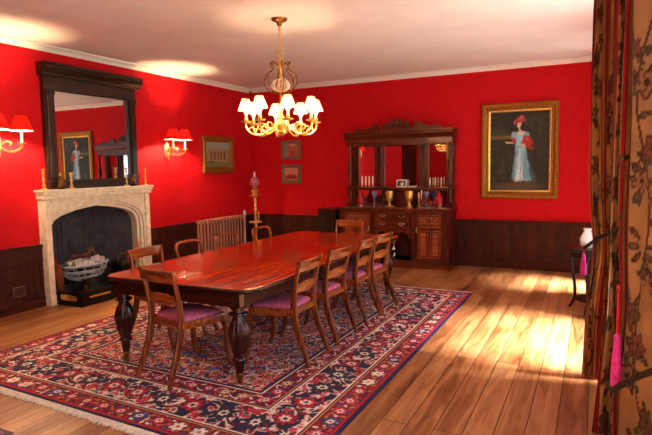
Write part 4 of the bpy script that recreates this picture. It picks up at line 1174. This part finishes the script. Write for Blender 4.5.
def curtain(label, plan, zbot, ztop, waist, seed, cw, flare=0):
    """plan: list of (x,y) along the cloth; waist(z)-> (pinch 0..1, centre xy)"""
    pts = crom([(x, y, 0) for x, y in plan], 14)
    nu = len(pts); nv = 240; h = ztop-zbot
    base = np.array([(p.x, p.y) for p in pts])
    # arc length resample
    d = np.r_[0, np.cumsum(np.hypot(*np.diff(base, axis=0).T))]
    nu = max(160, int(d[-1]/.009)); t = np.linspace(0, d[-1], nu)
    base = np.stack([np.interp(t, d, base[:, 0]), np.interp(t, d, base[:, 1])], -1)
    V = np.linspace(0, h, nv)
    P = np.zeros((nv, nu, 3))
    for j, v in enumerate(V):
        z = zbot+v; pn, cx, cy = waist(z)
        q = base.copy()
        q[:, 0] = cx+(q[:, 0]-cx)*(1-pn); q[:, 1] = cy+(q[:, 1]-cy)*(1-pn)
        q[:, 0] -= flare*max(0, (1.-z))**1.3*np.clip(1-t/.35, 0, 1)
        wob = .006*np.sin(t*23+z*2.1)+.004*np.sin(t*51-z*3)
        P[j, :, 0] = q[:, 0]+wob; P[j, :, 1] = q[:, 1]+wob*.7; P[j, :, 2] = z
    C = curtain_cloth(d[-1] if cw is None else cw, h, nu, nv, seed)
    f = thing('curtain', label, 'curtain', (0, 0, 0), 0, 'floral curtains at the windows')
    g_ = grid_mesh('cloth', P, C, M['curtain'], f)
    md = g_.modifiers.new('thickness', 'SOLIDIFY'); md.thickness = .004; md.offset = 0
    return f
def zig(x0, y0, x1, y1, n, amp):
    out = []; L = math.hypot(x1-x0, y1-y0); nx_, ny_ = -(y1-y0)/L, (x1-x0)/L
    for i in range(2*n+1):
        s = i/(2*n); a = amp*(1 if i % 2 else -1)*(.7+.3*math.sin(i*2.3))
        out.append((x0+(x1-x0)*s+nx_*a, y0+(y1-y0)*s+ny_*a))
    return out
def pinch(zc, w, amt, cx, cy):
    return lambda z: (amt*math.exp(-((z-zc)/w)**2), cx, cy)
curtain('gathered floral curtain farther from the camera, beside the small round table', zig(-.035, 4.34, .33, 4.46, 8, .04), .012, ZC-.03, pinch(1.0, .3, .12, .25, 4.45), 3, 1.9, .02)
curtain('wide floral curtain nearest the camera at the right edge', [(0.085, 3.44), (0.107, 3.38), (0.089, 3.3), (0.133, 3.34), (0.125, 3.2), (0.164, 3.22), (0.16, 3.1), (0.204, 3.06), (0.261, 2.99), (0.314, 2.93), (0.353, 2.96), (0.362, 2.86), (0.402, 2.88), (0.406, 2.8)], .012, ZC-.03, pinch(.85, .25, .06, .4, 3.1), 8, 1.2, .06)

def tieback(label, path, rc, tas, mat, cl):
    f = thing('curtain_tieback', label, 'curtain tieback', (0, 0, 0), 0, 'curtain tiebacks')
    m = MB(); P = crom(path, 8); m.tube(P, rc, 8)
    for ph in (0, PI):     # twisted strand
        Q = [p+Vector((0, rc*.7*math.cos(i*1.1+ph), rc*.7*math.sin(i*1.1+ph))) for i, p in enumerate(P)]
        m.tube(Q, rc*.55, 6)
    m.build('cord', mat, f)
    (x, y, z0, z1, r) = tas
    m = MB(); m.tube([(x, y, z1+cl), (x, y, z1)], .007, 6); m.ball((x, y, z1+cl), .013); m.build('tassel_cord', M['redcord'], f)
    m = MB(); m.lathe([(r*.9, z0), (r, z0+.02), (r*.85, (z0+z1)/2), (r*.55, z1-.05), (r*.7, z1-.03), (r*.5, z1-.01), (r*.2, z1)], (x, y, 0), 30, lobes=(15, .12, z0-.01, z1-.04)); m.build('tassel', M['tassel'], f)
    return f
tieback('dark cord tieback with magenta tassel round the farther curtain', [(.40, 4.36, 1.20), (.25, 4.26, 1.16), (.06, 4.24, 1.09), (-.05, 4.27, 1.0), (-.08, 4.36, .99)], .012, (-.055, 4.27, .80, .96, .022), M['darkcord'], .045)
tieback('thick dark cord tieback with long pink tassel on the nearest curtain', [(.415, 2.66, .80), (.30, 2.78, .68), (.20, 2.90, .57), (.115, 3.06, .44), (.10, 3.2, .42)], .016, (.125, 3.05, .46, .74, .026), M['darkcord'], .24)

# ------------------------------------------------------------------ small round table
f = thing('side_table', 'small dark round table between the floral curtains and back wall', 'table', (.04, 6.45, 0))
m = MB(); m.lathe([(.29, .665), (.31, .672), (.315, .685), (.31, .70), (.29, .703)], seg=36); m.build('table_top', M['blackwood'], f)
m = MB(); m.lathe([(.25, .60), (.25, .665)], seg=36); m.build('frieze', M['blackwood'], f)
for d in (160, 250, 340, 70):
    a = R_(d); c, s = math.cos(a), math.sin(a)
    m = MB(); m.tube(crom([(.235*c, .235*s, .62), (.26*c, .26*s, .5), (.225*c, .225*s, .3), (.22*c, .22*s, .12), (.275*c, .275*s, .0)], 6), [.022-.0004*i for i in range(25)], 8); m.build('leg', M['blackwood'], f)
m = MB(); m.lathe([(.2, .12), (.21, .13), (.2, .14)], seg=30); m.build('lower_shelf', M['blackwood'], f)
f = thing('porcelain_jug', 'white porcelain jug on the small dark round table', 'jug', (-.05, 6.38, .703))
m = MB(); m.lathe([(.05, 0), (.055, .01), (.075, .06), (.075, .10), (.05, .15), (.035, .18), (.045, .21), (.04, .212)], seg=20); m.build('body', M['white'], f)
m = MB(); m.tube(crom([(.04, 0, .19), (.09, 0, .17), (.1, 0, .1), (.07, 0, .06)], 5), .008, 6); m.build('handle', M['white'], f)
